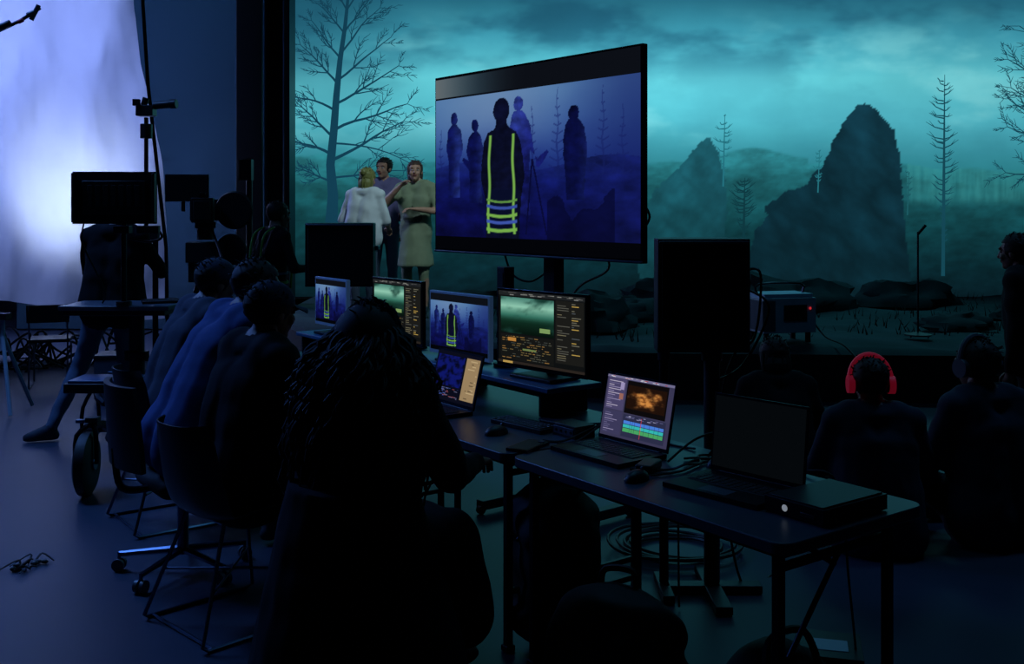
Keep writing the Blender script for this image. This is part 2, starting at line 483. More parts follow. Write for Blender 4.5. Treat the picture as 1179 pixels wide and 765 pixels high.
for i, a in enumerate([(0.75,10.4,.45,.5,.4,.30),(1.35,11.2,.45,.45,.35,.22),(3.3,12.4,.45,.8,.45,.35),(4.75,12.7,.45,.6,.35,.3),(5.6,11.0,.45,.5,.4,.22),(-0.2,12.6,.45,.5,.3,.2),(1.9,12.9,.45,.5,.3,.3),(6.6,12.2,.45,.7,.4,.3),(4.4,10.3,.45,.35,.3,.14),(1.7,10.2,.45,.22,.2,.12)]):
    boulder(*a, i+1)

pil = mat('pillar_black', (12, 16, 24), 0.35)
pil2 = mat('pillar_highlight', (50, 90, 120), 0.3, 0.4)  # thin strips in this blue are painted highlights on the black pillar
b = B()
b.box((-3.17, 12.75, 3.2), (0.30, 0.4, 6.4), pil)
b.box((-2.88, 12.85, 3.2), (0.2, 0.3, 6.4), pil)
b.box((-2.985, 12.7, 3.2), (0.02, 0.32, 6.4), pil2)
b.box((-2.735, 12.82, 3.2), (0.07, 0.34, 6.4), pil)
b.box((-2.775, 12.66, 3.2), (0.012, 0.02, 6.4), pil2)
b.box((-3.33, 12.62, 3.2), (0.012, 0.12, 6.4), pil2)
b.build('pillar', 0.004, False)

# ------------------------------------------------------------------ silk
silk_m = mat('silk_fabric', (214, 218, 226), 0.9, var=0.04, scale=1.5, transl=0.6)
b = B()
def silk(u, v):
    z = 0.50+4.9*v
    x1 = -3.83-0.36*sstep(1.2, 4.2, z)
    x = -9.2+(x1+9.2)*u
    y = 11.5+0.07*math.sin(x*3.1+z*.7)+0.04*math.sin(x*8.3-z*1.3)+0.2*fbm(x*.6, z*.35)
    z += 0.10*math.sin(x*1.9)*(1-v)
    return (x, y, z)
b.sheet(silk, 140, 60, 0.003, silk_m)
b.tube([(-3.78, 11.45, 0.0), (-3.80, 11.45, 1.2), (-4.0, 11.45, 3.0), (-4.15, 11.45, 5.4)], 0.022, metal_d)
b.tube([(-9.2, 11.45, 5.42), (-4.12, 11.45, 5.42)], 0.025, metal_d)
b.tube([(-9.2, 11.45, 0), (-9.2, 11.45, 5.42)], 0.025, metal_d)
b.build('diffusion_silk')

# ------------------------------------------------------------------ desk coordinate frame (metres)
A0 = Vector((-0.01, 3.76, 0)); U = Vector((.59, -.807, 0)); V = Vector((.807, .59, 0))
DYAW = math.atan2(U.y, U.x)
def D(u, v, z=0.0): return A0+U*u+V*v+Vector((0, 0, z))
def FR(loc, yaw): return Matrix.Translation(Vector(loc)) @ Matrix.Rotation(yaw, 4, 'Z')
def fold_table(u0, u1, dep, name):
    b = B(FR(D(u0, 0), DYAW)); L = u1-u0
    r = 0.05; poly = []
    for cx, cy, a0 in ((L-r, r, -90), (L-r, dep-r, 0), (r, dep-r, 90), (r, r, 180)):
        for k in range(6):
            t = math.radians(a0+18*k); poly.append((cx+r*math.cos(t), cy+r*math.sin(t)))
    b.prism(poly, 0.715, 0.75, tabletop_m)
    b.box((L/2, dep/2, 0.70), (L-.12, dep-.12, 0.03), black)
    for x, s in ((0.07, 1), (L-0.07, -1)):
        for y in (0.06, dep-0.1):
            b.box((x, y, 0.35), (0.028, 0.028, 0.70), metal_d)
            b.box((x, y, 0.012), (0.04, 0.04, 0.024), rubber)
        b.box((x, dep/2-.02, 0.22), (0.022, dep-.16, 0.022), metal_d)
        b.box((x, dep/2-.02, 0.66), (0.022, dep-.16, 0.022), metal_d)
        b.cyl((x, dep/2-.02, 0.62), (x+s*0.32, dep/2-.02, 0.70), 0.009, metal_d)
        b.cyl((x, 0.10, 0.40), (x, dep/2, 0.66), 0.008, metal_d)
    return b.build(name, 0.004)
fold_table(0.0, 1.24, 0.66, 'folding_table')
fold_table(-1.48, -0.02, 0.80, 'folding_table')
fold_table(-2.96, -1.50, 0.80, 'folding_table')
b = B(FR(D(-2.9, 0.49), DYAW))
b.box((1.25, 0.15, 0.872), (2.5, 0.30, 0.022), mat('riser_top', (60, 96, 130), .35, var=.1))
for x in (0.05, 0.85, 1.65, 2.42):
    b.box((x, 0.15, 0.806), (0.02, 0.26, 0.11), black)
b.build('monitor_riser', 0.004)

# ------------------------------------------------------------------ screens
def vp_ui(cv, seed):
    cv.rect(0, 0, 1, 1, (14, 16, 17), 0)
    def sk(u, v):
        n = fbm(u*2+seed, v*2.4)
        return mixc(ramp([(0, (6, 18, 12)), (.35, (14, 44, 32)), (.5, (50, 108, 92)), (.75, (140, 196, 172)), (1, (70, 124, 112))], v), (22, 56, 48), sstep(0, .7, n))
    cv.pic(sk, 24, 16, .03, .42, .66, .92, 1)
    cv.rect(0, .94, 1, 1, (30, 32, 34), 1)
    cv.rect(.68, .1, .99, .93, (26, 26, 24), 1)
    rr = random.Random(seed)
    for i in range(26):
        y = .14+i*.03
        if rr.random() < .8: cv.rect(.70, y, .70+rr.uniform(.04, .14), y+.010, rr.choice([(110, 104, 80), (84, 84, 76)]), 2)
        if rr.random() < .6: cv.rect(.86, y, .86+rr.uniform(.02, .10), y+.012, rr.choice([(170, 140, 70), (100, 98, 84), (70, 76, 80)]), 2)
    cv.rect(.03, .05, .66, .40, (20, 21, 20), 1)
    for i in range(11):
        y = .07+i*.03; x = .05
        while x < .62:
            w = rr.uniform(.01, .06)
            if rr.random() < .6: cv.rect(x, y, x+w, y+.010, rr.choice([(110, 92, 54), (80, 80, 66), (60, 64, 60), (140, 104, 56)]), 2)
            x += w+.015
    cv.rect(.12, .31, .22, .36, (180, 124, 56), 3); cv.rect(.30, .20, .46, .225, (104, 120, 70), 3)
    cv.rect(.50, .47, .62, .53, (120, 150, 90), 3)
    cv.bits(.02, .945, .98, .985, 24, [(120, 120, 116), (80, 80, 80)], seed+2, 2, .012, .05)
    cv.rect(0, 0, 1, .035, (40, 34, 30), 2); cv.rect(.06, 0, .18, .03, (180, 146, 76), 3)
vman = [(.345,.70),(.335,.675),(.30,.655),(.278,.60),(.268,.50),(.262,.40),(.285,.30),(.292,.20),(.292,.0),(.465,.0),(.468,.20),(.478,.32),(.49,.42),(.482,.52),(.47,.60),(.45,.655),(.415,.675),(.402,.70)]
cman = [(.44,.76),(.425,.73),(.41,.60),(.42,.45),(.425,.22),(.52,.20),(.51,.42),(.52,.55),(.555,.50),(.60,.545),(.61,.53),(.565,.45),(.55,.46),(.525,.66),(.50,.74),(.48,.76)]
dman = [(.70,.69),(.685,.66),(.676,.58),(.678,.50),(.686,.40),(.692,.28),(.77,.28),(.775,.44),(.782,.56),(.768,.65),(.745,.69)]
aman = [(.095,.72),(.075,.69),(.066,.58),(.08,.50),(.076,.30),(.145,.30),(.142,.50),(.162,.58),(.148,.69),(.125,.72)]
bman = [(.215,.67),(.192,.64),(.182,.56),(.195,.51),(.165,.53),(.16,.51),(.20,.45),(.20,.27),(.268,.27),(.264,.48),(.278,.57),(.264,.64),(.245,.67)]
def feed(u, v):
    n = fbm(u*2.2, v*2.2, 2); n2 = fbm(u*9, v*14, 7); n4 = fbm(u*26, v*26, 9)
    c = ramp([(0, (6, 6, 34)), (.2, (10, 13, 70)), (.38, (17, 28, 98)), (.52, (32, 54, 124)), (.68, (54, 88, 148)), (.85, (72, 112, 162))], v+.06*n)
    g = math.exp(-((u-.33)/.33)**2)*sstep(.45, .8, v)
    c = mixc(c, (116, 142, 176), .6*g)
    c = mixc(c, (22, 34, 96), .6*sstep(.6, 1, u))
    if v < .47+.03*math.sin(u*9):
        c = mixc(c, (11, 14, 70), .45)
        c = tuple(x*(1+.35*n2) for x in c)
    for (tx, h) in ((.53, .78), (.65, .86), (.85, .84), (.93, .74), (.03, .7)):
        w = .0035*(h-v)/.4+.0012
        if v < h and v > .4 and (abs(u-tx-.004*math.sin(v*30)) < w or (abs(((v*22+tx*10) % 1.0)-abs(u-tx)*14-.1) < .10 and abs(u-tx) < .035*(h-v)*3)): c = mixc(c, (20, 30, 92), .5)
    if .60 < u < .9 and v < .26+.04*math.sin(u*23)+.03*math.sin(u*51)+.05*n2: c = mixc(c, (5, 6, 34), .6)
    wu = u+.004*n2; wv = v+.004*fbm(u*30, v*30)
    sh = 1+.25*n4+.3*n2
    def e(cx, cy, rx, ry): return ((wu-cx)/rx)**2+((wv-cy)/ry)**2 < 1
    if pip(wu, wv, aman) or e(.11, .755, .02, .038): c = tuple(x*sh for x in mixc((11, 17, 70), (28, 42, 108), sstep(.08, .15, u)))
    if pip(wu, wv, bman) or e(.23, .705, .02, .036): c = tuple(x*sh for x in mixc((10, 15, 66), (28, 40, 104), sstep(.22, .29, u)))
    if pip(wu, wv, dman) or e(.722, .72, .025, .040): c = tuple(x*sh for x in mixc((8, 12, 54), (18, 28, 84), sstep(.73, .8, u)))
    if pip(wu, wv, cman) or e(.461, .80, .024, .04): c = tuple(x*sh for x in mixc((18, 24, 92), (40, 54, 130), sstep(.4, .8, v)*sstep(.62, .42, u)))
    for x0, x1, xt in ((.50, .515, .53), (.60, .612, .53)):
        if .1 < v < .5:
            xx = x0+(xt-x0)*(v-.1)/.4
            if abs(u-xx) < .004: c = (8, 10, 50)
    if pip(wu, wv, vman) or e(.374, .775, .043, .068) or (.345 < u < .402 and .66 < v < .74): c = tuple(x*sh for x in (9, 12, 34))
    if .296 < u < .456 and .10 < v < .64:
        if v < .34: c = (8, 13, 38)
        gl = (116, 170, 74)
        bow = .012*math.cos((u-.376)*20)
        for ux, s in ((.305, 1), (.440, -1)):
            xx = ux+s*.014*(v-.1)+.003*math.sin(v*22)
            q = abs(u-xx)
            if q < .010: c = mixc(gl, c, sstep(.003, .010, q))
        for vy, cc, hh in ((.125, gl, .012), (.17, (60, 84, 168), .012), (.205, gl, .011), (.25, (54, 76, 156), .011), (.285, (92, 142, 66), .009)):
            q = abs(v-vy+bow+.004*n2)
            if q < hh: c = mixc(cc, c, sstep(hh*.5, hh, q))
    return c
def cam_feed(cv, nx=300, ny=180, hdr_reflection=True):
    cv.pic(lambda u, v: feed(u, .075+.8*v), nx, ny, 0, .075, 1, .875, 0)
    cv.rect(0, 0, 1, .075, (3, 4, 8), 1); cv.rect(0, .875, 1, 1, (12, 15, 22), 1)
    if hdr_reflection:  # teal-grey reflection painted into the left of the header strip
        cv.pic(lambda u, v: mixc(mixc((96, 104, 108), (60, 86, 100), u*4), (12, 15, 22), sstep(0, .5, u)), 20, 2, 0, .885, 1, .995, 2)
def monitor(name, loc, yaw, w, h, zb, content, frame=bezel, zbase=0.884):
    b = B(FR(loc, yaw))
    b.box((0, 0.012, zb+h/2), (w, 0.024, h), frame)
    b.box((0, 0.038, zb+h/2), (w*.7, 0.03, h*.6), black)
    b.box((0, 0.075, (zbase+zb+h*.5)/2), (0.06, 0.02, zb+h*.5-zbase), black)
    b.box((0, 0.06, zb+h*.45), (0.08, 0.04, 0.08), black)
    b.box((0, 0.03, zbase+0.008), (w*.45, 0.19, 0.014), black)
    m = 0.012
    cv = Canvas(b, (-w/2+m, -0.0005, zb+m*1.6), (1, 0, 0), (0, 0, 1), w-2*m, h-2.6*m)
    content(cv)
    return b.build(name, 0.003)
YD = DYAW
monitor('computer_monitor', D(-.62, .62), YD+.10, .58, .36, .915, lambda c: vp_ui(c, 3))
def blue_lap(cv): cam_feed(cv, 110, 70, False)
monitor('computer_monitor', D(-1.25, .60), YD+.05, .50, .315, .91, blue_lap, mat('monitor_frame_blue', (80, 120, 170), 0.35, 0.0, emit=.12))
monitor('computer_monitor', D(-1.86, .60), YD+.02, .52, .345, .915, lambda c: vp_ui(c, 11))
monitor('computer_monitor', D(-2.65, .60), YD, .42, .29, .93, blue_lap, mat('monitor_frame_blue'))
b = B(FR(D(-1.02, .72), YD)); b.prism([(-.03,-.03),(.03,-.03),(.035,0),(.03,.03),(-.03,.03),(-.035,0)], .884, 1.36, black)
b.box((0, -.031, 1.12), (.045, .004, .43), blackmatte); b.cyl((0, 0, .884), (0, 0, .90), .06, black)
b.build('column_speaker', .004)

# TV
TR = Vector((.6125, 4.9, 0)); TL = Vector((-.4635, 6.25, 0)); tc = (TR+TL)/2; td = (TR-TL).normalized(); W = (TR-TL).length
tyaw = math.atan2(td.y, td.x)
b = B(FR(tc, tyaw)); H = 1.04
b.box((0, .02, 1.38+H/2), (W, .035, H), bezel)
b.box((0, .05, 1.38+H*.42), (W*.75, .04, H*.6), black)
b.box((0, -.0, 1.38+.006), (W, .012, .012), grey)
cv = Canvas(b, (-W/2+.012, .0015, 1.38+.02), (1, 0, 0), (0, 0, 1), W-.024, H-.032)
cam_feed(cv)
b.box((.10, .11, 1.30), (.09, .07, 1.6), black)
b.box((.10, .09, 1.75), (.4, .03, .3), metal_d)
b.box((.10, .11, .5), (.085, .07, 1.0), black)
for sx in (-1, 1):
    b.box((.10+sx*.26, .12, .05), (.06, .62, .05), black)
    for sy in (-.18, .42): b.cyl((.10+sx*.26-.015, sy, .025), (.10+sx*.26+.015, sy, .025), .025, rubber)
b.box((.10, .12, .05), (.52, .08, .05), black)
b.T = Matrix.Identity(4)
b.tube([(.35, 5.45, 1.6), (.5, 5.35, 1.35), (.35, 5.5, 1.22), (.25, 5.62, 1.0), (.3, 5.65, .5), (.4, 5.6, .012)], .006, cable_m, smooth=8)
b.tube([(.62, 4.98, 1.68), (.66, 5.0, 1.6), (.62, 5.02, 1.52)], .006, cable_m, smooth=8)
b.tube([(-.05, 5.8, 1.42), (.0, 5.75, 1.28), (.1, 5.7, 1.24), (.2, 5.7, 1.3)], .006, cable_m, smooth=8)
b.build('television', .004)

def pa_speaker(name, x, y, yaw, w, h, dep, z0, poles, cables=()):
    b = B(FR((x, y, 0), yaw))
    P = [(-w/2, -dep/2), (w/2, -dep/2), (w/2, 0), (w*.34, dep/2), (-w*.34, dep/2), (-w/2, 0)]
    b.prism(P, z0, z0+h, black)
    b.box((0, -dep/2-.004, z0+h/2), (w*.92, .01, h*.93), blackmatte)
    b.box((0, -dep/2-.01, z0+h*.97), (w*.98, .008, .012), grey)
    b.box((w/2+.012, .02, z0+h*.6), (.02, .12, .03), grey)
    b.box((0, dep/2+.003, z0+h*.35), (w*.4, .008, h*.3), metal_d)
    for (px, r) in poles:
        b.cyl((px, 0, .04), (px, 0, z0), r, metal_d if r < .03 else black)
        b.cyl((px, 0, z0-.05), (px, 0, z0), r*1.3, black)
    b.box((poles[0][0], -.02, .02), (.07, .5, .035), black); b.box((poles[0][0], 0, .02), (.42, .07, .035), black)
    if len(poles) > 1: b.box((poles[1][0], 0, .02), (.05, .3, .035), black)
    b.T = Matrix.Identity(4)
    for c in cables: b.tube(c, .006, cable_m, smooth=8)
    b.build(name, .006)
pa_speaker('loudspeaker', .80, 4.46, .0, .385, .475, .24, 1.04, [(.055, .034), (-.15, .02)],
    [[(1.0, 4.45, 1.38), (1.05, 4.4, 1.36), (1.03, 4.42, 1.1), (.95, 4.45, 1.02), (.9, 4.48, .8), (.92, 4.5, .4), (1.0, 4.5, .012), (1.2, 4.7, .012)],
     [(1.0, 4.45, 1.3), (1.08, 4.38, 1.22), (.98, 4.42, .98), (.86, 4.46, .9)]])
pa_speaker('loudspeaker', -1.14, 7.0, 0, .45, .42, .26, 1.12, [(0, .03)])

def laptop(name, loc, yaw, w, dep, h, tilt, content, z=.751):
    b = B(FR((loc[0], loc[1], z), yaw))
    b.box((0, -dep/2, .008), (w, dep, .016), metal_d)
    b.box((0, -dep*.42, .0165), (w*.86, dep*.42, .001), blackmatte)
    for r in range(5):
        for c in range(12):
            b.box((-w*.39+c*w*.071, -dep*.26-r*.018, .018), (w*.058, .014, .002), black)
    b.box((0, -dep*.82, .0165), (w*.3, dep*.24, .001), grey)
    t = math.radians(tilt); up = Vector((0, math.sin(t), math.cos(t)))
    c = Vector((0, .004, .016))+up*(h/2)
    b.box(c, (w, .008, h), metal_d, rx=-t)
    b.cyl((-w*.4, .004, .012), (w*.4, .004, .012), .007, black)
    nf = Vector((0, -math.cos(t), math.sin(t)))
    O = Vector((-w/2+.006, .004, .016))+up*.014+nf*.004
    cv = Canvas(b, O, (1, 0, 0), up, w-.012, h-.022)
    content(cv)
    return b.build(name, .002)
def editor(cv):
    cv.rect(0, 0, 1, 1, (56, 54, 82), 0)
    cv.rect(.02, .44, .30, .95, (72, 66, 102), 1)
    rr = random.Random(4)
    for i in range(14):
        y = .47+i*.033; cv.rect(.04, y, .04+rr.uniform(.05, .22), y+.012, rr.choice([(140, 132, 168), (176, 168, 190), (96, 92, 130)]), 2)
    cv.rect(.22, .78, .28, .90, (150, 140, 180), 3); cv.rect(.22, .62, .28, .72, (150, 100, 90), 3)
    cv.rect(.32, .42, .93, .95, (12, 10, 12), 1)
    def im(u, v):
        d = math.hypot((u-.5)*1.1, (v-.45))
        n = fbm(u*3, v*3, 4); n2 = fbm(u*8, v*8, 1)
        return mixc(mixc((206, 136, 66), (110, 60, 26), sstep(-.2, .5, n2)), (30, 16, 10), sstep(.1, .5, d+.35*n))
    cv.pic(im, 50, 34, .34, .50, .91, .88, 2)
    cv.rect(.02, .04, .30, .42, (58, 56, 88), 1)
    for i in range(10):
        y = .07+i*.033; cv.rect(.04, y, .04+rr.uniform(.05, .22), y+.012, rr.choice([(140, 132, 168), (96, 92, 130)]), 2)
    cv.rect(.32, .04, .95, .40, (42, 44, 70), 1)
    x = .34
    while x < .91:
        w = rr.uniform(.03, .12); x1 = min(.93, x+w-.004)
        cv.rect(x, .25, x1, .30, (70, 124, 214), 2); cv.rect(x, .19, x1, .24, (50, 180, 176), 2); cv.rect(x, .12, x1, .18, (70, 160, 96), 2)
        x += w
    cv.rect(.60, .05, .605, .38, (220, 60, 60), 3)
    cv.bits(.34, .34, .93, .39, 20, [(150, 150, 180), (90, 90, 130)], 6, 3, .01, .08)
    cv.rect(0, .96, 1, 1, (110, 106, 140), 1)
    cv.bits(.02, .965, .9, .99, 20, [(200, 200, 210), (160, 60, 60)], 7, 2, .01, .04)
def slate(cv):
    cv.rect(0, 0, 1, 1, (10, 12, 26), 0)
    cv.pic(lambda u, v: mixc((14, 22, 100), (4, 6, 24), sstep(-.2, .5, fbm(u*5, v*5, 3))), 30, 24, .02, .3, .64, .92, 1)
    cv.rect(.68, .08, .98, .93, (150, 126, 92), 1)
    cv.bits(.70, .1, .96, .9, 18, [(96, 80, 58), (184, 160, 120)], 2, 2, .02, .8)
    cv.bits(.03, .05, .62, .26, 40, [(60, 80, 150), (120, 60, 60), (90, 90, 120)], 9, 2, .014, .15)
def off(cv): cv.rect(0, 0, 1, 1, (5, 8, 11), 0)
laptop('laptop', D(.19, .42), DYAW+.03, .36, .24, .25, 12, editor)
laptop('laptop', D(-.86, .30), DYAW+.0, .36, .24, .24, 14, slate)
laptop('laptop', D(.78, .42), DYAW+.10, .36, .25, .255, 6, off)
b = B(FR(D(1.10, .36), DYAW))
b.box((0, 0, .776), (.21, .30, .045), metal_d); b.box((0, 0, .80), (.19, .28, .006), black)
b.cyl((-.03, -.1505, .776), (-.03, -.152, .776), .010, mat('logo_white', (200, 210, 220), .4, emit=.3), n=20)
b.box((.05, -.151, .772), (.05, .004, .012), black)
for sx in (-.09, .09):
    for sy in (-.12, .12): b.cyl((sx, sy, .7505), (sx, sy, .756), .012, rubber)
b.build('docking_station', .004)
def mouse(u, v, yaw=0):
    b = B(FR(D(u, v), DYAW+yaw))
    b.ell((0, 0, .752), (.033, .056, .034), black, n=20, h=12)
    b.v = [Vector((p.x, p.y, max(p.z, .7505))) for p in b.v]
    b.cyl((-.004, .03, .783), (.004, .03, .783), .008, grey)
    b.build('computer_mouse')
mouse(.52, .14, .2); mouse(.56, .50, -.3); mouse(-.32, .17, .1)
b = B(FR(D(-.06, .13), DYAW+.4)); b.box((0, 0, .7565), (.09, .17, .012), bezel); b.box((0, 0, .763), (.08, .155, .001), black)
b.box((.025, .06, .765), (.02, .025, .003), grey); b.build('smartphone', .004)
b = B(FR(D(-.12, .4), DYAW)); b.box((0, 0, .775), (.14, .1, .05), black); b.box((0, -.051, .775), (.12, .003, .03), grey)
for i in range(4): b.cyl((-.045+.03*i, -.055, .775), (-.045+.03*i, -.05, .775), .006, metal_d)
b.build('audio_interface', .004)
b = B(FR(D(-.36, .34), DYAW+.1)); b.box((0, 0, .76), (.30, .11, .018), black)
for r in range(4):
    for c in range(13): b.box((-.135+c*.0225, -.036+r*.024, .771), (.018, .019, .005), bezel)
b.build('keyboard', .002)
b = B()
def cab(pts, r=.0045): b.tube([D(*p) for p in pts], r, cable_m, smooth=8)
cab([(.42,.46,.757),(.46,.52,.757),(.60,.58,.757),(.66,.60,.80),(.72,.62,.76),(.80,.60,.757)])
cab([(.42,.20,.757),(.50,.30,.757),(.55,.34,.78),(.50,.46,.757),(.42,.54,.757),(.5,.62,.757)])
cab([(.45,.55,.757),(.52,.58,.85),(.56,.60,.80),(.50,.58,.757),(.46,.50,.757),(.48,.40,.757)])
cab([(.42,.38,.757),(.45,.50,.83),(.56,.56,.86),(.62,.60,.78),(.56,.62,.757),(.48,.60,.757)])
cab([(.52,.20,.757),(.54,.32,.757),(.50,.50,.757),(.60,.60,.757),(.76,.64,.757),(.9,.68,.74),(.92,.72,.4),(.92,.78,.01)])
cab([(-.10,.23,.757),(-.05,.30,.757),(-.04,.50,.80),(.02,.55,.757),(.12,.56,.757),(.05,.48,.757)])
cab([(-.02,.24,.757),(-.02,.34,.757),(.02,.50,.82),(.20,.58,.757),(.34,.60,.757)])
cab([(-.4,.45,.757),(-.3,.48,.757),(-.2,.50,.77),(-.05,.7,.757),(-.0,.83,.6),(-.0,.86,.01)])
b.build('desk_cables')
b = B(FR(D(.45, .26), DYAW+.5)); b.box((0, 0, .766), (.06, .12, .03), black); b.build('power_adapter', .006)

b = B(); rc = random.Random(4)
for k in range(7):
    pts = []; R = .17+.02*k; cx, cy = .80+rc.uniform(-.03, .03), 5.02+rc.uniform(-.03, .03)
    for i in range(33):
        t = i/32*math.tau; pts.append((cx+R*math.cos(t)*1.1, cy+R*math.sin(t), .012+.006*k+.004*math.sin(3*t+k)))
    b.tube(pts, .008, cable_m)
b.build('cable_coil')
b = B(FR((1.07, 3.5, 0), -.25)); b.box((0, 0, .09), (.20, .22, .18), black); b.box((0, -.01, .181), (.11, .09, .002), white_l)
b.box((0, -.111, .12), (.16, .003, .03), grey); b.cyl((.07, -.115, .06), (.07, -.11, .06), .012, metal_d)
b.build('power_supply_box', .006)

# ------------------------------------------------------------------ chairs
def shell_chair(loc, yaw, wire=chrome):
    b = B(FR(loc, yaw))
    prof = [Vector((0, p[0], p[1])) for p in [(.23, .425), (.19, .45), (.05, .44), (-.10, .435), (-.19, .47), (-.235, .56), (-.26, .68), (-.285, .82)]]
    pc = catmull(prof, 4)
    def fn(u, v):
        f = v*(len(pc)-1); i = min(int(f), len(pc)-2); p = pc[i].lerp(pc[i+1], f-i)
        s = (u-.5)*2; w = .235*(1-.12*sstep(.6, 1, v))*(1-.25*sstep(.92, 1, v)*abs(s)); lift = .06*abs(s)**2.5
        up = sstep(.35, .7, v)
        return (s*w, p.y+lift*up*1.3, p.z+lift*(1-up)*.9)
    b.sheet(fn, 16, 28, .006, black)
    for sx in (-1, 1):
        b.tube([(sx*.14, .14, .43), (sx*.23, .23, .02), (sx*.235, .20, .008), (sx*.235, -.24, .008), (sx*.23, -.26, .02), (sx*.14, -.12, .43)], .008, wire)
    b.tube([(-.14, .14, .43), (.14, .14, .43)], .007, wire); b.tube([(-.14, -.12, .43), (.14, -.12, .43)], .007, wire)
    b.tube([(-.235, -.22, .01), (.235, -.22, .01)], .007, wire)
    b.tube([(-.19, .19, .2), (.19, -.19, .2)], .005, wire); b.tube([(.19, .19, .2), (-.19, -.19, .2)], .005, wire)
    b.build('shell_chair')
def office_chair(loc, yaw, back=True):
    b = B(FR(loc, yaw))
    add_remeshed(b, [('cap', (-.15, -.12, .42), (.15, -.12, .42), .045, .045, blackmatte), ('cap', (-.15, .0, .42), (.15, .0, .42), .045, .045, blackmatte), ('cap', (-.15, .12, .415), (.15, .12, .415), .045, .045, blackmatte),
                     ('cap', (-.17, -.12, .42), (-.17, .12, .415), .045, .045, blackmatte), ('cap', (.17, -.12, .42), (.17, .12, .415), .045, .045, blackmatte)], .016, 6)
    b.cyl((0, 0, .08), (0, 0, .40), .025, chrome)
    for k in range(5):
        t = math.tau*k/5+.3; e = (.29*math.cos(t), .29*math.sin(t), .075)
        b.tube([(0, 0, .10), e], .018, chrome, r_end=.012)
        b.cyl((e[0], e[1], .04), (e[0], e[1], .085), .008, chrome)
        dx, dy = -math.sin(t)*.012, math.cos(t)*.012
        for s in (-1, 1): b.cyl((e[0]+dx*s*.6, e[1]+dy*s*.6, .028), (e[0]+dx*s*2, e[1]+dy*s*2, .028), .028, grey, n=16)
    if back:
        b.tube([(0, -.12, .40), (0, -.27, .42), (0, -.30, .60)], .016, metal_d, smooth=5)
        b.sheet(lambda u, v: ((u-.5)*.44*(1-.18*v*v), -.28+.05*(2*abs(u-.5))**2-.03*v, .52+.36*v), 12, 10, .025, black)
    b.build('office_chair')

# ------------------------------------------------------------------ humans
def solve_arms(J, L1, L2, pole):
    J['el'] = []
    for i, s in enumerate((-1, 1)):
        a = J['sh'][i]; w = J['wr'][i]; d = w-a; mx = L1+L2-.005
        if d.length > mx: J['wr'][i] = w = a+d.normalized()*mx; d = w-a
        L = d.length; x = (L1*L1-L2*L2+L*L)/(2*L); h = math.sqrt(max(0, L1*L1-x*x)); dn = d.normalized()
        p = Vector((s*pole[0], pole[1], pole[2])); p = (p-dn*p.dot(dn)).normalized()
        J['el'].append(a+dn*x+p*h)
def P_sit(lean=10, hp=0, wr=((-.16, .42, .79), (.16, .42, .79)), seat=.46, knee=.44, feet=.42, spread=.12):
    t = math.radians(lean); pel = Vector((0, 0, seat+.10))
    def q(x, y, z): return Vector((x, y*math.cos(t)+z*math.sin(t), z*math.cos(t)-y*math.sin(t)))+pel
    J = dict(pel=pel, waist=q(0, .01, .20), chest=q(0, 0, .36), neck=q(0, -.01, .53), head=q(0, .035, .665), lean=lean, hp=hp)
    J['sh'] = [q(-.175, 0, .49), q(.175, 0, .49)]
    J['hip'] = [pel+Vector((s*.09, 0, -.02)) for s in (-1, 1)]
    J['knee'] = [Vector((s*spread, knee, seat+.06)) for s in (-1, 1)]
    J['ank'] = [Vector((s*spread, feet, .09)) for s in (-1, 1)]
    J['toe'] = [Vector((s*(spread+.02), feet+.15, .035)) for s in (-1, 1)]
    J['wr'] = [Vector(wr[0]), Vector(wr[1])]; solve_arms(J, .29, .27, (.5, -.3, -1))
    return J
def P_stand(wr=((-.24, .10, .80), (.24, .10, .80)), lean=0, hp=0, stride=.0, spread=.10, pole=(.5, -.6, -.5)):
    t = math.radians(lean); pel = Vector((0, 0, .95))
    def q(x, y, z): return Vector((x, y*math.cos(t)+z*math.sin(t), z*math.cos(t)-y*math.sin(t)))+pel
    J = dict(pel=pel, waist=q(0, .01, .18), chest=q(0, 0, .34), neck=q(0, -.01, .53), head=q(0, .03, .675), lean=lean, hp=hp)
    J['sh'] = [q(-.175, 0, .48), q(.175, 0, .48)]
    J['hip'] = [pel+Vector((s*.09, 0, -.03)) for s in (-1, 1)]
    J['knee'] = [Vector((s*spread, .03+s*stride*.5, .49)) for s in (-1, 1)]
    J['ank'] = [Vector((s*spread, s*stride, .085)) for s in (-1, 1)]
    J['toe'] = [Vector((s*(spread+.03), .15+s*stride, .032)) for s in (-1, 1)]
    J['wr'] = [Vector(wr[0]), Vector(wr[1])]; solve_arms(J, .30, .27, pole)
    return J
def P_floor(lean=12, hp=10):
    J = P_sit(lean, hp, ((-.2, .38, .34), (.2, .38, .34)), seat=.02)
    J['knee'] = [Vector((-.24, .36, .30)), Vector((.24, .36, .30))]
    J['ank'] = [Vector((.03, .42, .07)), Vector((-.03, .33, .07))]
    J['toe'] = [Vector((.14, .50, .05)), Vector((-.15, .38, .05))]
    return J
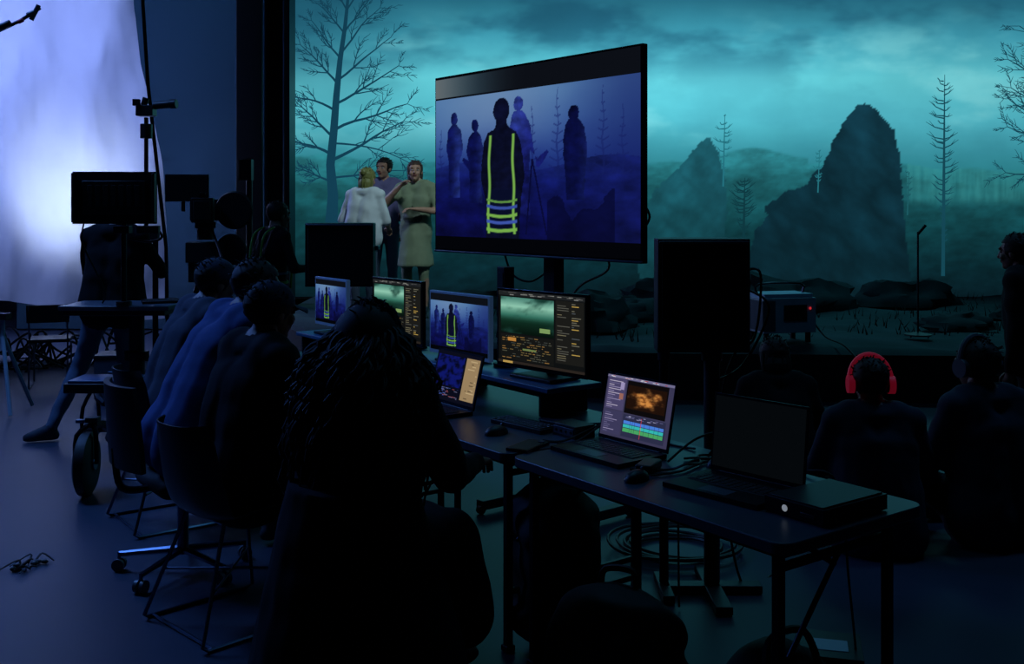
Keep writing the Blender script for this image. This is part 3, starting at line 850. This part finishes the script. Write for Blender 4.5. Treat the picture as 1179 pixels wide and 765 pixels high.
def human(name, loc, yaw, J, top, bottom, hairm, sk=skin, shoe=shoe_m, scale=1, bulk=1, hair='short', sleeve=True, legskin=False, skirt=None, voxel=.016, cap=None, phones=None, headyaw=0, vest=None, extra=(), shirt=False):
    T = Matrix.Translation(Vector(loc)) @ Matrix.Rotation(yaw, 4, 'Z') @ Matrix.Scale(scale, 4)
    b = B(T); P = []; k = bulk
    c = lambda a, d, r1, r2, m: P.append(('cap', Vector(a), Vector(d), r1, r2, m))
    c(J['hip'][0]*.75+J['hip'][1]*.25, J['hip'][1]*.75+J['hip'][0]*.25, .118, .118, bottom)
    c(J['hip'][0], J['hip'][0]+Vector((0, .01, 0)), .10, .10, bottom); c(J['hip'][1], J['hip'][1]+Vector((0, .01, 0)), .10, .10, bottom)
    side = Vector((.055, 0, 0))
    for s in (-1, 1):
        c(J['pel']+side*s+Vector((0, 0, .03)), J['waist']+side*s*.9, .112*k, .105*k, top)
        c(J['waist']+side*s*.9, J['chest']+side*s*1.3, .105*k, .120*k, top)
    c(J['chest']+side*-1.3, J['sh'][0]*.6+J['neck']*.4, .115*k, .08*k, top); c(J['chest']+side*1.3, J['sh'][1]*.6+J['neck']*.4, .115*k, .08*k, top)
    c(J['sh'][0], J['sh'][1], .068*k, .068*k, top)
    c(J['sh'][0]*.55+J['neck']*.45, J['neck'], .07*k, .058, top); c(J['sh'][1]*.55+J['neck']*.45, J['neck'], .07*k, .058, top)
    c(J['neck'], J['head']+Vector((0, -.015, -.03)), .056, .055, sk)
    if shirt:
        for s in (-1, 1): c(J['chest']+side*s, J['pel']+side*s*1.5+Vector((0, -.01, -.02)), .125*k, .142*k, top)
        c(J['neck']+Vector((-.04, -.03, -.01)), J['neck']+Vector((.04, -.03, -.01)), .055, .055, top)
    hands = []
    for i in (0, 1):
        s = (-1, 1)[i]
        c(J['sh'][i], J['el'][i], .060*k, .046*k, top)
        fm = top if sleeve else sk; fk = k if sleeve else 1
        c(J['el'][i], J['wr'][i], .044*fk, .029*fk, fm)
        lm = sk if legskin else bottom
        c(J['hip'][i], J['knee'][i], .096, .064, bottom)
        if legskin: c(J['hip'][i].lerp(J['knee'][i], .75), J['knee'][i], .066, .058, sk)
        mid = J['knee'][i].lerp(J['ank'][i], .3)+Vector((0, -.015, 0))
        c(J['knee'][i], mid, .060, .058, lm); c(mid, J['ank'][i], .058, .042, lm)
        bk = J['ank'][i]-J['toe'][i]; bk.z = 0; bk = bk.normalized()
        hl = J['ank'][i]+bk*.03+Vector((0, 0, -.04))
        c(J['ank'][i], J['toe'][i]+bk*.02+Vector((0, 0, .005)), .045, .036, shoe); c(hl, J['toe'][i], .036, .033, shoe)
        d = (J['wr'][i]-J['el'][i]).normalized(); w = J['wr'][i]
        sd = d.cross(Vector((0, 0, 1))); sd = sd.normalized() if sd.length > .2 else Vector((0, 1, 0))
        nn = sd.cross(d).normalized()
        c(w, w+d*.03, .027, .025, sk)
        for q in (-1, 0, 1): c(w+d*.02+sd*.012*q, w+d*.085+sd*.022*q, .018, .015, sk)
        hands.append((w, d, sd, nn, s))
    if skirt: P.append(('cone', J['waist'], Vector((J['pel'].x, J['pel'].y+.01, skirt[0])), .135, skirt[1], top))
    P += list(extra)
    add_remeshed(b, P, voxel, 4, wrinkle=.012 if shirt else .009)
    for w, d, sd, nn, s in hands:
        for q, L in ((-1.5, .062), (-.5, .075), (.5, .078), (1.5, .066)):
            if s > 0: q = -q
            base = w+d*.085+sd*.016*q
            dn = -nn
            b.tube([base, base+d*L*.45+dn*L*.12+sd*q*.002, base+d*L*.8+dn*L*.38, base+d*L*.95+dn*L*.7], .0088, sk, n=8, smooth=3, r_end=.0065)
        th = w+d*.03+sd*(-s)*.022
        b.tube([th, th+d*.03+sd*(-s)*.025, th+d*.062+sd*(-s)*.028-nn*.012], .0105, sk, n=8, smooth=3, r_end=.008)
    h = J['head']; pitch = math.radians(-(J['lean']*.4+J['hp']))
    HT = Matrix.Translation(h) @ Matrix.Rotation(headyaw, 4, 'Z') @ Matrix.Rotation(pitch, 4, 'X')
    b.T = T @ HT
    HP = [('ell', (0, -.008, .028), (.076, .096, .088), sk), ('ell', (0, .022, -.035), (.060, .072, .078), sk), ('cap', (0, .055, -.085), (0, .066, -.088), .026, .022, sk),
          ('cap', (0, .088, .012), (0, .106, -.022), .010, .014, sk), ('ell', (-.077, -.008, -.005), (.011, .024, .033), sk), ('ell', (.077, -.008, -.005), (.011, .024, .033), sk),
          ('cap', (-.04, .078, .032), (.04, .078, .032), .014, .014, sk), ('ell', (-.035, .066, -.025), (.026, .022, .026), sk), ('ell', (.035, .066, -.025), (.026, .022, .026), sk)]
    add_remeshed(b, HP, .0085, 2)
    for s in (-1, 1):
        b.ell((s*.032, .083, .008), (.013, .009, .007), eyew, n=10, h=6); b.ell((s*.032, .090, .008), (.006, .004, .006), eyeb, n=8, h=6)
        b.tube([(s*.018, .092, .030), (s*.032, .093, .033), (s*.048, .083, .028)], .0028, hairm, n=5)
    b.ell((0, .090, -.050), (.024, .008, .005), lip, n=10, h=6); b.ell((0, .088, -.058), (.021, .008, .006), lip, n=10, h=6)
    rr = random.Random(len(name) + int(loc[0]*10))
    seedv = Vector((loc[0]*7, loc[1]*3, 0))
    v, f = ellipsoid((0, -.018, .035), (.087, .102, .093), None, 32, 24); vv = []
    for p in v:
        n0 = noise.fractal(p*28+seedv, .8, 2, 4)
        q = p + (p-Vector((0, -.018, .035))).normalized()*(.006*n0+.004)
        if q.y > .045 and q.z < .062: q = Vector((q.x*.8, .03, q.z))
        if q.z < -.045: q.z = -.045+(q.z+.045)*.3
        vv.append(q)
    b.add(vv, f, hairm)
    for i in range(90):
        a = rr.uniform(0, math.tau); e = rr.uniform(.1, 1.4)
        p = Vector((.086*math.cos(a)*math.cos(e), -.018+.10*math.sin(a)*math.cos(e), .038+.092*math.sin(e)))
        if p.y > .05 and p.z < .08: continue
        d = Vector((rr.uniform(-.6, .6), -.5+rr.uniform(-.4, .4), rr.uniform(-.5, .5)))*.035
        b.tube([p, p+(p-Vector((0, 0, .03))).normalized()*.006+d*.5, p+d], .0045, hairm, n=5, r_end=.0015)
    if hair in ('bun', 'bob'):
        b.ell((0, -.05, -.05), (.085, .065, .09), hairm)
        for i in range(60):
            x = rr.uniform(-.085, .085); y = -.03-rr.uniform(0, .075)*(1-(x/.1)**2)
            b.tube([(x, y, .04), (x*1.08, y-.012, -.04), (x*.95, y+.004, -.12-rr.uniform(0, .05))], .007, hairm, n=5, smooth=3, r_end=.003)
        if hair == 'bun': b.ell((0, -.11, .06), (.045, .045, .045), hairm)
    if hair == 'curly':
        b.ell((0, -.045, -.01), (.12, .105, .13), hairm, n=20, h=14)
        b.ell((0, -.085, -.20), (.20, .11, .22), hairm, n=20, h=14)
        for i in range(950):
            a = rr.uniform(-math.pi*.12, math.pi*1.12)+math.pi
            cx, cy = math.cos(a), math.sin(a)
            z0 = .128*rr.random()**.6; r0 = .094*math.sqrt(max(.03, 1-(z0/.132)**2))
            L = rr.uniform(.24, .58); pts = []; ph = rr.uniform(0, 6.28); fr = rr.uniform(4, 8)
            wid = rr.uniform(.7, 1.2)
            for j in range(17):
                t = j/16; z = z0-L*t
                out = r0+(.125*wid)*sstep(0, .75, t)-.025*sstep(.8, 1, t)+.012*math.sin(math.pi*t)
                amp = .004+.012*t
                pts.append((cx*out*1.08+amp*math.sin(ph+fr*6.28*t*.5), -.02+cy*out*.85+amp*math.cos(ph+fr*6.28*t*.5)-.01, z+.004*math.sin(fr*4*t)))
            b.tube(pts, .0088, hairm, n=5, r_end=.0035)
    if cap:
        v, f = ellipsoid((0, -.012, .045), (.092, .108, .092), None, 28, 20)
        b.add([Vector((p.x, p.y, max(p.z, .03))) for p in v], f, cap)
        b.sheet(lambda u, v: ((u-.5)*.15*(1-.35*v*v), .07+.095*v*(1-(2*u-1)**2*.25), .045-.02*v-.018*(2*u-1)**2), 12, 8, .004, cap)
        b.ell((0, -.012, .138), (.008, .008, .005), cap)
    if phones:
        pts = [(.098*math.cos(t), -.01, .02+.125*math.sin(t)) for t in [math.pi*i/14 for i in range(15)]]
        b.tube(pts, .015, phones, n=8)
        for s in (-1, 1):
            b.cyl((s*.082, -.01, .0), (s*.112, -.01, .0), .044, phones, n=18); b.cyl((s*.076, -.01, .0), (s*.084, -.01, .0), .040, rubber, n=18)
    b.T = T
    if vest:
        vm, st = vest; pl = J['pel']
        for z, m2, hh in ((1.02, vm, .022), (1.10, st, .022)):
            rx = .178*k; ry = .132*k; z += pl.z-.95
            def ring(u, v, z=z, hh=hh, rx=rx, ry=ry):
                t = u*math.tau; return (rx*math.cos(t), ry*math.sin(t)+.02, z+hh*v)
            b.sheet(ring, 28, 1, .004, m2)
        for s in (-1, 1):
            for yy in (-1, 1):
                b.tube([(s*.09, yy*.14*k+.02, pl.z+.02), (s*.10, yy*.145*k+.02, pl.z+.32), (s*.10, yy*.09*k, pl.z+.50), (s*.10, 0, pl.z+.565)], .010, vm, n=6, smooth=4)
    return b.build(name)
def yf(fx, fy): return math.atan2(-fx, fy)

office_chair((-.50, 3.30, 0), yf(.40, .90), False)
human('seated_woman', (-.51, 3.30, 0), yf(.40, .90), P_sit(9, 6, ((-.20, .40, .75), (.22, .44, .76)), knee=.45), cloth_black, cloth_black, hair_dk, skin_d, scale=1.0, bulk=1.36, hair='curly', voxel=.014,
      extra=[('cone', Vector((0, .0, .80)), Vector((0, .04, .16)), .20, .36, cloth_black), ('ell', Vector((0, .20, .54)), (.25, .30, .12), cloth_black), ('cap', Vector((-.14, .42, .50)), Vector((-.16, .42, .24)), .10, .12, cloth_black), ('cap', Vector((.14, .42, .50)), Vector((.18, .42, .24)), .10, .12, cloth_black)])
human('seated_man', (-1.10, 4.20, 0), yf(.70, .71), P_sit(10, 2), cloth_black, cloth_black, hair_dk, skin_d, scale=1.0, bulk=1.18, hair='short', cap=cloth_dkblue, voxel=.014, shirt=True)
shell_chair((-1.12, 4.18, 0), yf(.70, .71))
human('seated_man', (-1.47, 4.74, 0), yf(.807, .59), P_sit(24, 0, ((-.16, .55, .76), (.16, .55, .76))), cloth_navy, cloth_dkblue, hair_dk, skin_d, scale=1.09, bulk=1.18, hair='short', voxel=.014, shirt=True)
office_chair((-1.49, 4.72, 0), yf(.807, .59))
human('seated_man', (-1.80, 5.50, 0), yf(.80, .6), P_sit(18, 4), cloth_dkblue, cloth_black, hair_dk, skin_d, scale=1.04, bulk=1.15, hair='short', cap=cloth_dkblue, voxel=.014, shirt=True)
shell_chair((-1.80, 5.50, 0), yf(.80, .6))

olive = mat('olive_dress', (128, 138, 110), 0.85, var=0.15, scale=14, bump=0.15)
belt_m = mat('belt_dark', (70, 74, 58), 0.6)
whitet = mat('white_tshirt', (200, 205, 208), 0.85, var=0.08, scale=14)
lav = mat('lavender_shirt', (104, 96, 140), 0.85, var=0.12)
human('actress', (-1.06, 11.5, .45), yf(-.25, -1), P_stand(((-.10, .26, 1.20), (.10, .28, 1.44)), hp=-6, pole=(1, -.2, -.9)), olive, olive, hair_br, skin, scale=.975, bulk=1.18, hair='bob', sleeve=False, legskin=True, skirt=(.56, .21), headyaw=.3,
      extra=[('cone', Vector((0, .01, 1.10)), Vector((0, .01, 1.13)), .155, .155, belt_m)])
human('actor', (-1.55, 10.8, .45), yf(.35, .9), P_stand(((-.22, .26, 1.0), (.16, .32, 1.06)), lean=8, hp=6), whitet, jeans, hair_bl, skin, scale=.92, bulk=1.12, hair='bun', sleeve=False, shirt=True)
human('actor', (-1.50, 12.2, .45), yf(.1, -1), P_stand(), lav, jeans, hair_dk, skin, scale=1.01, bulk=1.08, hair='short', sleeve=False, headyaw=-.5)
vestm = mat('vest_green', (84, 150, 44), 0.6, var=.05); vestb = mat('vest_reflect', (50, 80, 110), 0.4)
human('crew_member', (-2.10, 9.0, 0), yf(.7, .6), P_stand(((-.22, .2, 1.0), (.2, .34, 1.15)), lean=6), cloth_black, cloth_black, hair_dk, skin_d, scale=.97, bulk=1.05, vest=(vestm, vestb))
J = P_stand(((-.1, .36, 1.28), (.18, .36, 1.25)), lean=4)
J['knee'] = [Vector((-.26, .06, .50)), Vector((.10, .0, .49))]; J['ank'] = [Vector((-.40, -.10, .085)), Vector((.07, -.16, .085))]; J['toe'] = [Vector((-.55, -.14, .034)), Vector((.16, -.06, .034))]
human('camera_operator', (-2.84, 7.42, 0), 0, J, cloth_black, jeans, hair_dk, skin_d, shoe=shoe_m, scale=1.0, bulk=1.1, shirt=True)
red_m = mat('red_headphone', (220, 30, 66), 0.5, emit=.10)  # weak emission added so the red stays visible in the dark
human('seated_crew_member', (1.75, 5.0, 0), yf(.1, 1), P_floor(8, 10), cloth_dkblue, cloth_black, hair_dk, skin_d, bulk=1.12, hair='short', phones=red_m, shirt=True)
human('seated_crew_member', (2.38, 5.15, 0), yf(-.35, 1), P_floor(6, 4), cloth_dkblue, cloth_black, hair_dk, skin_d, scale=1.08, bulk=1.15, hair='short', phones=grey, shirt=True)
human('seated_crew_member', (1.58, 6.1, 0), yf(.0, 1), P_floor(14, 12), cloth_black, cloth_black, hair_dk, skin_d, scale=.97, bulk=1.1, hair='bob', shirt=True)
human('standing_crew_member', (2.98, 5.9, 0), yf(-.6, .6), P_stand(lean=10), cloth_black, cloth_black, hair_dk, skin_d, scale=.86, bulk=1.25, hair='short', shirt=True)

# ------------------------------------------------------------------ bags near / under the table
bagm = mat('bag_nylon', (11, 12, 15), 0.7, var=.2, scale=30, bump=.2)
b = B(FR((.30, 3.00, 0), -.3))
add_remeshed(b, [('ell', (0, 0, .24), (.24, .15, .24), bagm), ('ell', (0, .0, .40), (.20, .13, .16), bagm), ('ell', (0, -.10, .17), (.17, .08, .14), bagm), ('ell', (0, -.01, .11), (.25, .16, .11), bagm)], .016, 5, wrinkle=.03)
b.tube([(-.05, .03, .54), (-.04, .04, .59), (.04, .04, .59), (.05, .03, .54)], .01, bagm, smooth=4)
for s in (-1, 1): b.tube([(s*.08, .10, .48), (s*.12, .19, .38), (s*.13, .2, .18), (s*.12, .13, .06)], .016, bagm, smooth=5)
b.build('backpack')
b = B(FR((.80, 3.22, 0), .6))
add_remeshed(b, [('cap', (-.12, 0, .13), (.12, 0, .13), .13, .13, bagm), ('ell', (0, 0, .2), (.18, .12, .1), bagm)], .016, 5, wrinkle=.02)
b.tube([(-.12, -.10, .2), (-.08, -.06, .34), (.08, -.06, .34), (.12, -.10, .2)], .012, bagm, smooth=6)
b.build('duffel_bag')
b = B(FR((.16, 3.92, 0), DYAW))
add_remeshed(b, [('ell', (0, 0, .30), (.20, .15, .30), bagm), ('ell', (.0, .0, .46), (.21, .16, .15), bagm), ('ell', (0, .0, .12), (.20, .16, .12), bagm)], .018, 5, wrinkle=.03)
b.build('equipment_bag')

# ------------------------------------------------------------------ camera dolly, left
b = B()
b.box((-2.60, 7.0, .985), (.72, .42, .03), grey); b.box((-2.60, 7.0, .955), (.66, .38, .04), black)
b.cyl((-2.52, 7.0, .30), (-2.52, 7.0, .95), .05, black); b.cyl((-2.52, 7.0, .62), (-2.52, 7.0, .68), .08, metal_d)
b.box((-2.60, 6.72, .50), (.46, .30, .06), black); b.box((-2.60, 6.72, .538), (.42, .27, .02), mat('seat_vinyl', (60, 80, 116), .4))
b.cyl((-2.56, 6.78, .27), (-2.56, 6.78, .48), .03, metal_d)
b.box((-2.53, 6.95, .27), (.10, .9, .06), black)
for x, y in ((-2.43, 5.95), (-2.95, 7.30), (-2.2, 7.42)):
    b.tube([(-2.53, 6.5 if y < 7 else 7.3, .27), ((x-2.53)/2, (y+6.7)/2, .33), (x+.03, y+.02, .40)], .025, metal_d, smooth=4)
    rw = .18 if y < 7 else .08
    for s in (-1, 1): b.tube([(x+.03, y+.02, .41), (x+s*.055, y, rw+.16), (x+s*.06, y, rw)], .014, metal_d, smooth=3)
    b.lathe((x-.04, y, rw), [(.04, 0), (rw-.03, .0), (rw-.002, .015), (rw, .04), (rw-.002, .065), (rw-.03, .08), (.04, .08)], rubber, axis=(1, .12, 0), n=28)
    b.cyl((x-.055, y, rw), (x+.055, y, rw), .035, chrome)
b.box((-2.40, 5.97, .43), (.07, .06, .03), black); b.box((-2.47, 5.97, .42), (.05, .03, .02), chrome)
b.build('camera_dolly', .004)
b = B(FR((-2.59, 6.8, 0), .06))
b.box((0, 0, 1.707), (.53, .04, .34), blackmatte); b.box((0, -.022, 1.707), (.40, .02, .22), black)
for i in range(7): b.box((-.15+.05*i, -.034, 1.72), (.03, .004, .14), blackmatte)
for s in (-1, 1): b.box((s*.255, -.02, 1.707), (.02, .05, .32), black)
b.cyl((.05, .02, 1.02), (.05, .02, 1.56), .018, metal_d); b.box((.05, -.0, 1.50), (.10, .08, .05), metal_d)
b.box((.22, -.02, 1.50), (.14, .05, .05), black); b.tube([(.26, 0, 1.52), (.30, 0, 1.45), (.22, 0, 1.42), (.1, 0, 1.44)], .009, metal_d, smooth=5)
b.cyl((.05, .02, 1.001), (.05, .02, 1.03), .05, black)
b.tube([(-.2, .0, 1.54), (-.22, .05, 1.4), (-.1, .1, 1.1), (-.12, .12, 1.008)], .006, cable_m, smooth=6)
b.build('field_monitor', .004)
laptop('laptop', (-2.40, 7.10), .4, .24, .15, .02, 85, off, z=1.001)
b = B()
b.cyl((-2.72, 7.95, .10), (-2.72, 7.95, 1.5), .022, metal_d); b.cyl((-2.79, 7.95, 1.4), (-2.79, 7.95, 2.33), .016, metal_d)
b.box((-2.755, 7.95, 1.43), (.12, .06, .07), black); b.cyl((-2.79, 7.95, 2.17), (-2.79, 7.95, 2.28), .045, black)
b.box((-2.79, 7.95, 2.38), (.13, .10, .08), black); b.cyl((-2.73, 7.95, 2.42), (-2.60, 7.93, 2.43), .03, black); b.cyl((-2.81, 7.95, 2.42), (-2.79, 7.95, 2.48), .025, black)
b.box((-2.85, 7.91, 2.44), (.05, .04, .05), metal_d); b.cyl((-2.60, 7.93, 2.43), (-2.55, 7.925, 2.432), .036, black)
for k in range(3):
    t = k*math.tau/3+.5; b.tube([(-2.72, 7.95, .55), (-2.72+.24*math.cos(t), 8.0+.16*math.sin(t), .015)], .012, metal_d)
b.build('light_stand', .003)
b = B(FR((-2.50, 8.5, 0), .25))
b.box((-.02, 0, 1.62), (.17, .34, .20), black); b.box((-.02, .02, 1.75), (.05, .26, .03), metal_d); b.box((-.02, -.22, 1.62), (.13, .10, .15), blackmatte)
b.cyl((-.02, .17, 1.62), (-.02, .34, 1.62), .06, black, n=20); b.box((-.02, .40, 1.62), (.24, .10, .18), blackmatte)
b.box((-.14, -.05, 1.80), (.34, .04, .22), black); b.box((-.17, -.05, 1.66), (.03, .03, .1), metal_d)
b.box((.10, 0, 1.60), (.04, .2, .12), metal_d)
b.lathe((.22, .1, 1.62), [(.04, 0), (.15, .0), (.16, .02), (.15, .04), (.04, .04)], black, axis=(.3, 1, 0), n=28)
b.lathe((.20, -.12, 1.30), [(.03, 0), (.12, .0), (.13, .015), (.12, .03), (.03, .03)], black, axis=(.3, 1, 0), n=28)
b.cyl((0, 0, 1.38), (0, 0, 1.52), .07, black); b.box((0, 0, 1.50), (.16, .2, .05), metal_d)
b.box((0, 0, 1.28), (.30, .3, .16), blackmatte); b.box((-.02, 0, 1.12), (.22, .22, .16), black)
b.tube([(.05, -.1, 1.48), (.12, -.4, 1.3), (.14, -.52, 1.25)], .012, black)
for k in range(3):
    t = k*math.tau/3+.4; b.tube([(.05*math.cos(t), .05*math.sin(t), 1.10), (.4*math.cos(t), .4*math.sin(t), .015)], .022, black)
b.cyl((0, 0, .48), (0, 0, 1.1), .03, metal_d)
b.build('cinema_camera', .004)
b = B(); b.cyl((-2.52, 10.0, 0.03), (-2.52, 10.0, 2.1), .03, black); b.box((-2.52, 10.0, .02), (.5, .5, .04), black)
b.box((-2.54, 9.96, 2.0), (.12, .1, .2), black); b.build('equipment_post', .003)
b = B()
b.tube([(-3.85, 7.0, 2.66), (-3.6, 7.0, 2.76), (-3.30, 7.0, 2.90), (-3.17, 7.0, 2.985)], .012, metal_d)
b.cyl((-3.50, 6.98, 2.82), (-3.36, 6.98, 2.88), .022, black); b.cyl((-3.22, 6.98, 2.90), (-3.17, 6.98, 3.0), .016, grey)
b.cyl((-3.30, 6.97, 2.885), (-3.27, 6.97, 2.90), .014, mat('red_lamp', (200, 70, 80), .4)); b.cyl((-3.24, 6.97, 2.93), (-3.19, 6.97, 2.95), .018, grey)
b.tube([(-3.85, 7.0, 2.66), (-3.85, 7.0, 0.02)], .018, metal_d)
for k in range(3):
    t = k*math.tau/3; b.tube([(-3.85, 7.0, .7), (-3.85+.4*math.cos(t), 7.0+.4*math.sin(t), .015)], .012, metal_d)
b.build('boom_arm_stand')
b = B(); cx, cy = -4.08, 8.35
for k, t in enumerate((-1.0, 1.1, 3.2)):
    b.tube([(cx, cy, .62), (cx+.30*math.cos(t), cy+.25*math.sin(t), .015)], .016, lightgrey)
b.cyl((cx, cy, .5), (cx, cy, .75), .018, lightgrey); b.box((cx, cy, .77), (.1, .1, .05), black)
b.build('tripod')
b = B(FR((-4.25, 9.6, 0), .3))
for sx in (-.16, .16):
    b.tube([(sx, .14, .42), (sx, .18, .012), (sx, -.18, .012), (sx, -.14, .42)], .009, chrome)
    b.tube([(sx, -.14, .42), (sx, -.2, .75)], .009, chrome)
b.box((0, 0, .43), (.36, .34, .03), black); b.box((0, -.19, .68), (.36, .02, .16), black); b.build('folding_chair', .004)
b = B(FR((-3.35, 8.9, 0), .1)); b.box((0, 0, .2), (.34, .3, .34), grey); b.box((0, 0, .385), (.36, .32, .03), black); b.box((0, -.155, .25), (.12, .01, .03), chrome)
for sx in (-.14, .14):
    for sy in (-.12, .12): b.cyl((sx, sy, 0), (sx, sy, .035), .02, rubber)
b.build('equipment_case', .006)
b = B(); rc = random.Random(12)
for k in range(16):
    x = rc.uniform(-5.6, -4.2); y = rc.uniform(10.4, 11.1); z = .02; pts = [(x, y, .02)]
    for i in range(7):
        x += rc.uniform(-.35, .4); y += rc.uniform(-.12, .12); z = max(.012, rc.uniform(-.1, .38)); pts.append((x, max(10.2, min(11.2, y)), z))
    pts[-1] = (pts[-1][0], pts[-1][1], .012)
    b.tube(pts, .012, rc.choice([cable_m, grey, cable_m]), smooth=6)
b.build('cable_heap')
b = B(); rc = random.Random(3)
for i in range(9):
    x = -2.22+rc.uniform(-.06, .07); y = 4.76+rc.uniform(-.07, .07)
    b.tube([(x, y, .006), (x+rc.uniform(-.05, .05), y+rc.uniform(-.04, .04), rc.uniform(.012, .04)), (x+rc.uniform(-.08, .08), y+rc.uniform(-.06, .06), .006)], .006, rc.choice([black, mat('dry_leaf', (90, 72, 64), .8)]), n=5, smooth=4, r_end=.003)
for i in range(6):
    x = -2.21+rc.uniform(-.05, .06); y = 4.76+rc.uniform(-.05, .05); b.ell((x, y, .012), (rc.uniform(.012, .03), rc.uniform(.01, .02), .01), black, n=8, h=6)
b.build('cable_tie_scraps')
b = B(FR((2.35, 9.15, .47), .25))
b.box((0, 0, .24), (.50, .36, .30), lightgrey); b.box((0, 0, .405), (.46, .32, .04), mat('fogger_top', (150, 180, 205), .4)); b.box((-.2, -.0, .24), (.12, .37, .26), grey)
b.box((.05, -.183, .26), (.22, .01, .14), black); b.cyl((.19, -.185, .30), (.19, -.19, .30), .012, mat('red_led', (220, 50, 60), emit=.6), n=12)
b.tube([(-.22, .0, .42), (-.2, 0, .50), (.2, 0, .50), (.22, 0, .42)], .012, metal_d, smooth=3)
for sx in (-.2, .2):
    for sy in (-.13, .13): b.cyl((sx, sy, .0), (sx, sy, .1), .025, rubber)
b.tube([(.25, -.1, .2), (.33, -.2, .05), (.34, -.5, -.0), (.36, -.8, -.2), (.38, -.85, -.45)], .008, cable_m, smooth=6)
b.build('fog_machine', .008)
b = B(); b.cyl((3.70, 9.5, .49), (3.70, 9.5, 1.42), .009, black); b.tube([(3.70, 9.5, 1.40), (3.77, 9.5, 1.48)], .014, black)
b.lathe((3.70, 9.5, .475), [(.02, .02), (.12, .0), (.12, .012), (.02, .03)], black)
b.build('microphone_stand')

# ------------------------------------------------------------------ lights
def light(kind, name, loc, target, energy, col, size=1.0, size_y=None, spot=60, blend=.6):
    L = bpy.data.lights.new(name, kind); L.energy = energy; L.color = lin(col)
    if kind == 'AREA':
        L.size = size
        if size_y: L.shape = 'RECTANGLE'; L.size_y = size_y
    if kind == 'SPOT': L.spot_size = math.radians(spot); L.spot_blend = blend; L.shadow_soft_size = size
    o = bpy.data.objects.new(name, L); o.location = loc
    o.rotation_euler = (Vector(target)-Vector(loc)).to_track_quat('-Z', 'Y').to_euler()
    scene.collection.objects.link(o); return o
light('SPOT', 'backlight_lamp', (-4.95, 12.7, 1.5), (-4.85, 11.5, 1.8), 330, (215, 228, 255), .2, spot=84, blend=1)
light('AREA', 'cyc_wash_lamp', (-6.0, 13.3, 3.6), (-5.6, 11.5, 3.2), 250, (158, 178, 255), 2.0, 2.0)
light('SPOT', 'overhead_fill', (-5.0, 6.8, 6.2), (-3.0, 5.9, 0), 1250, (92, 146, 240), .8, spot=76, blend=1)  # unseen fill added to bring blue onto the left floor
light('SPOT', 'crew_rim_fill', (-6.5, 8.2, 4.6), (-1.3, 4.6, .9), 420, (80, 130, 240), .5, spot=34, blend=.8)  # unseen fill added for a blue rim on the seated crew
light('AREA', 'table_fill', (.8, 5.6, 5.9), (.4, 3.8, 0), 26, (80, 160, 210), 2.0, 2.0)  # unseen teal fill added to lift the near table
light('SPOT', 'overhead_fill', (4.2, 6.4, 5.6), (2.0, 5.2, .6), 150, (90, 160, 220), .5, spot=40, blend=1)  # unseen fill added to lift the crew on the right
light('AREA', 'drape_fill', (-4.2, 11.9, 5.8), (-4.4, 13.9, 3.2), 13, (90, 170, 210), 1.2, .6)  # unseen fill added to brighten the drape with soft blue
light('SPOT', 'stage_key_lamp', (.6, 7.6, 5.6), (-1.3, 11.4, 1.6), 540, (205, 240, 250), .3, spot=24, blend=.7)
light('SPOT', 'stage_fill', (3.6, 11.6, 6.2), (3.0, 10.6, .4), 280, (100, 200, 225), .6, spot=95, blend=1)  # unseen fill added to brighten the fog machine and stage ground
w = bpy.data.worlds.new('World'); scene.world = w; w.use_nodes = True
w.node_tree.nodes['Background'].inputs[0].default_value = (.12, .25, .5, 1); w.node_tree.nodes['Background'].inputs[1].default_value = .014

# ------------------------------------------------------------------ camera
cd = bpy.data.cameras.new('Camera'); cd.sensor_width = 36; cd.sensor_fit = 'HORIZONTAL'; cd.lens = 36.64; cd.shift_y = -0.1226
co = bpy.data.objects.new('Camera', cd); co.location = (0, 0, 1.65); co.rotation_euler = (math.pi/2, 0, 0)
scene.collection.objects.link(co); scene.camera = co
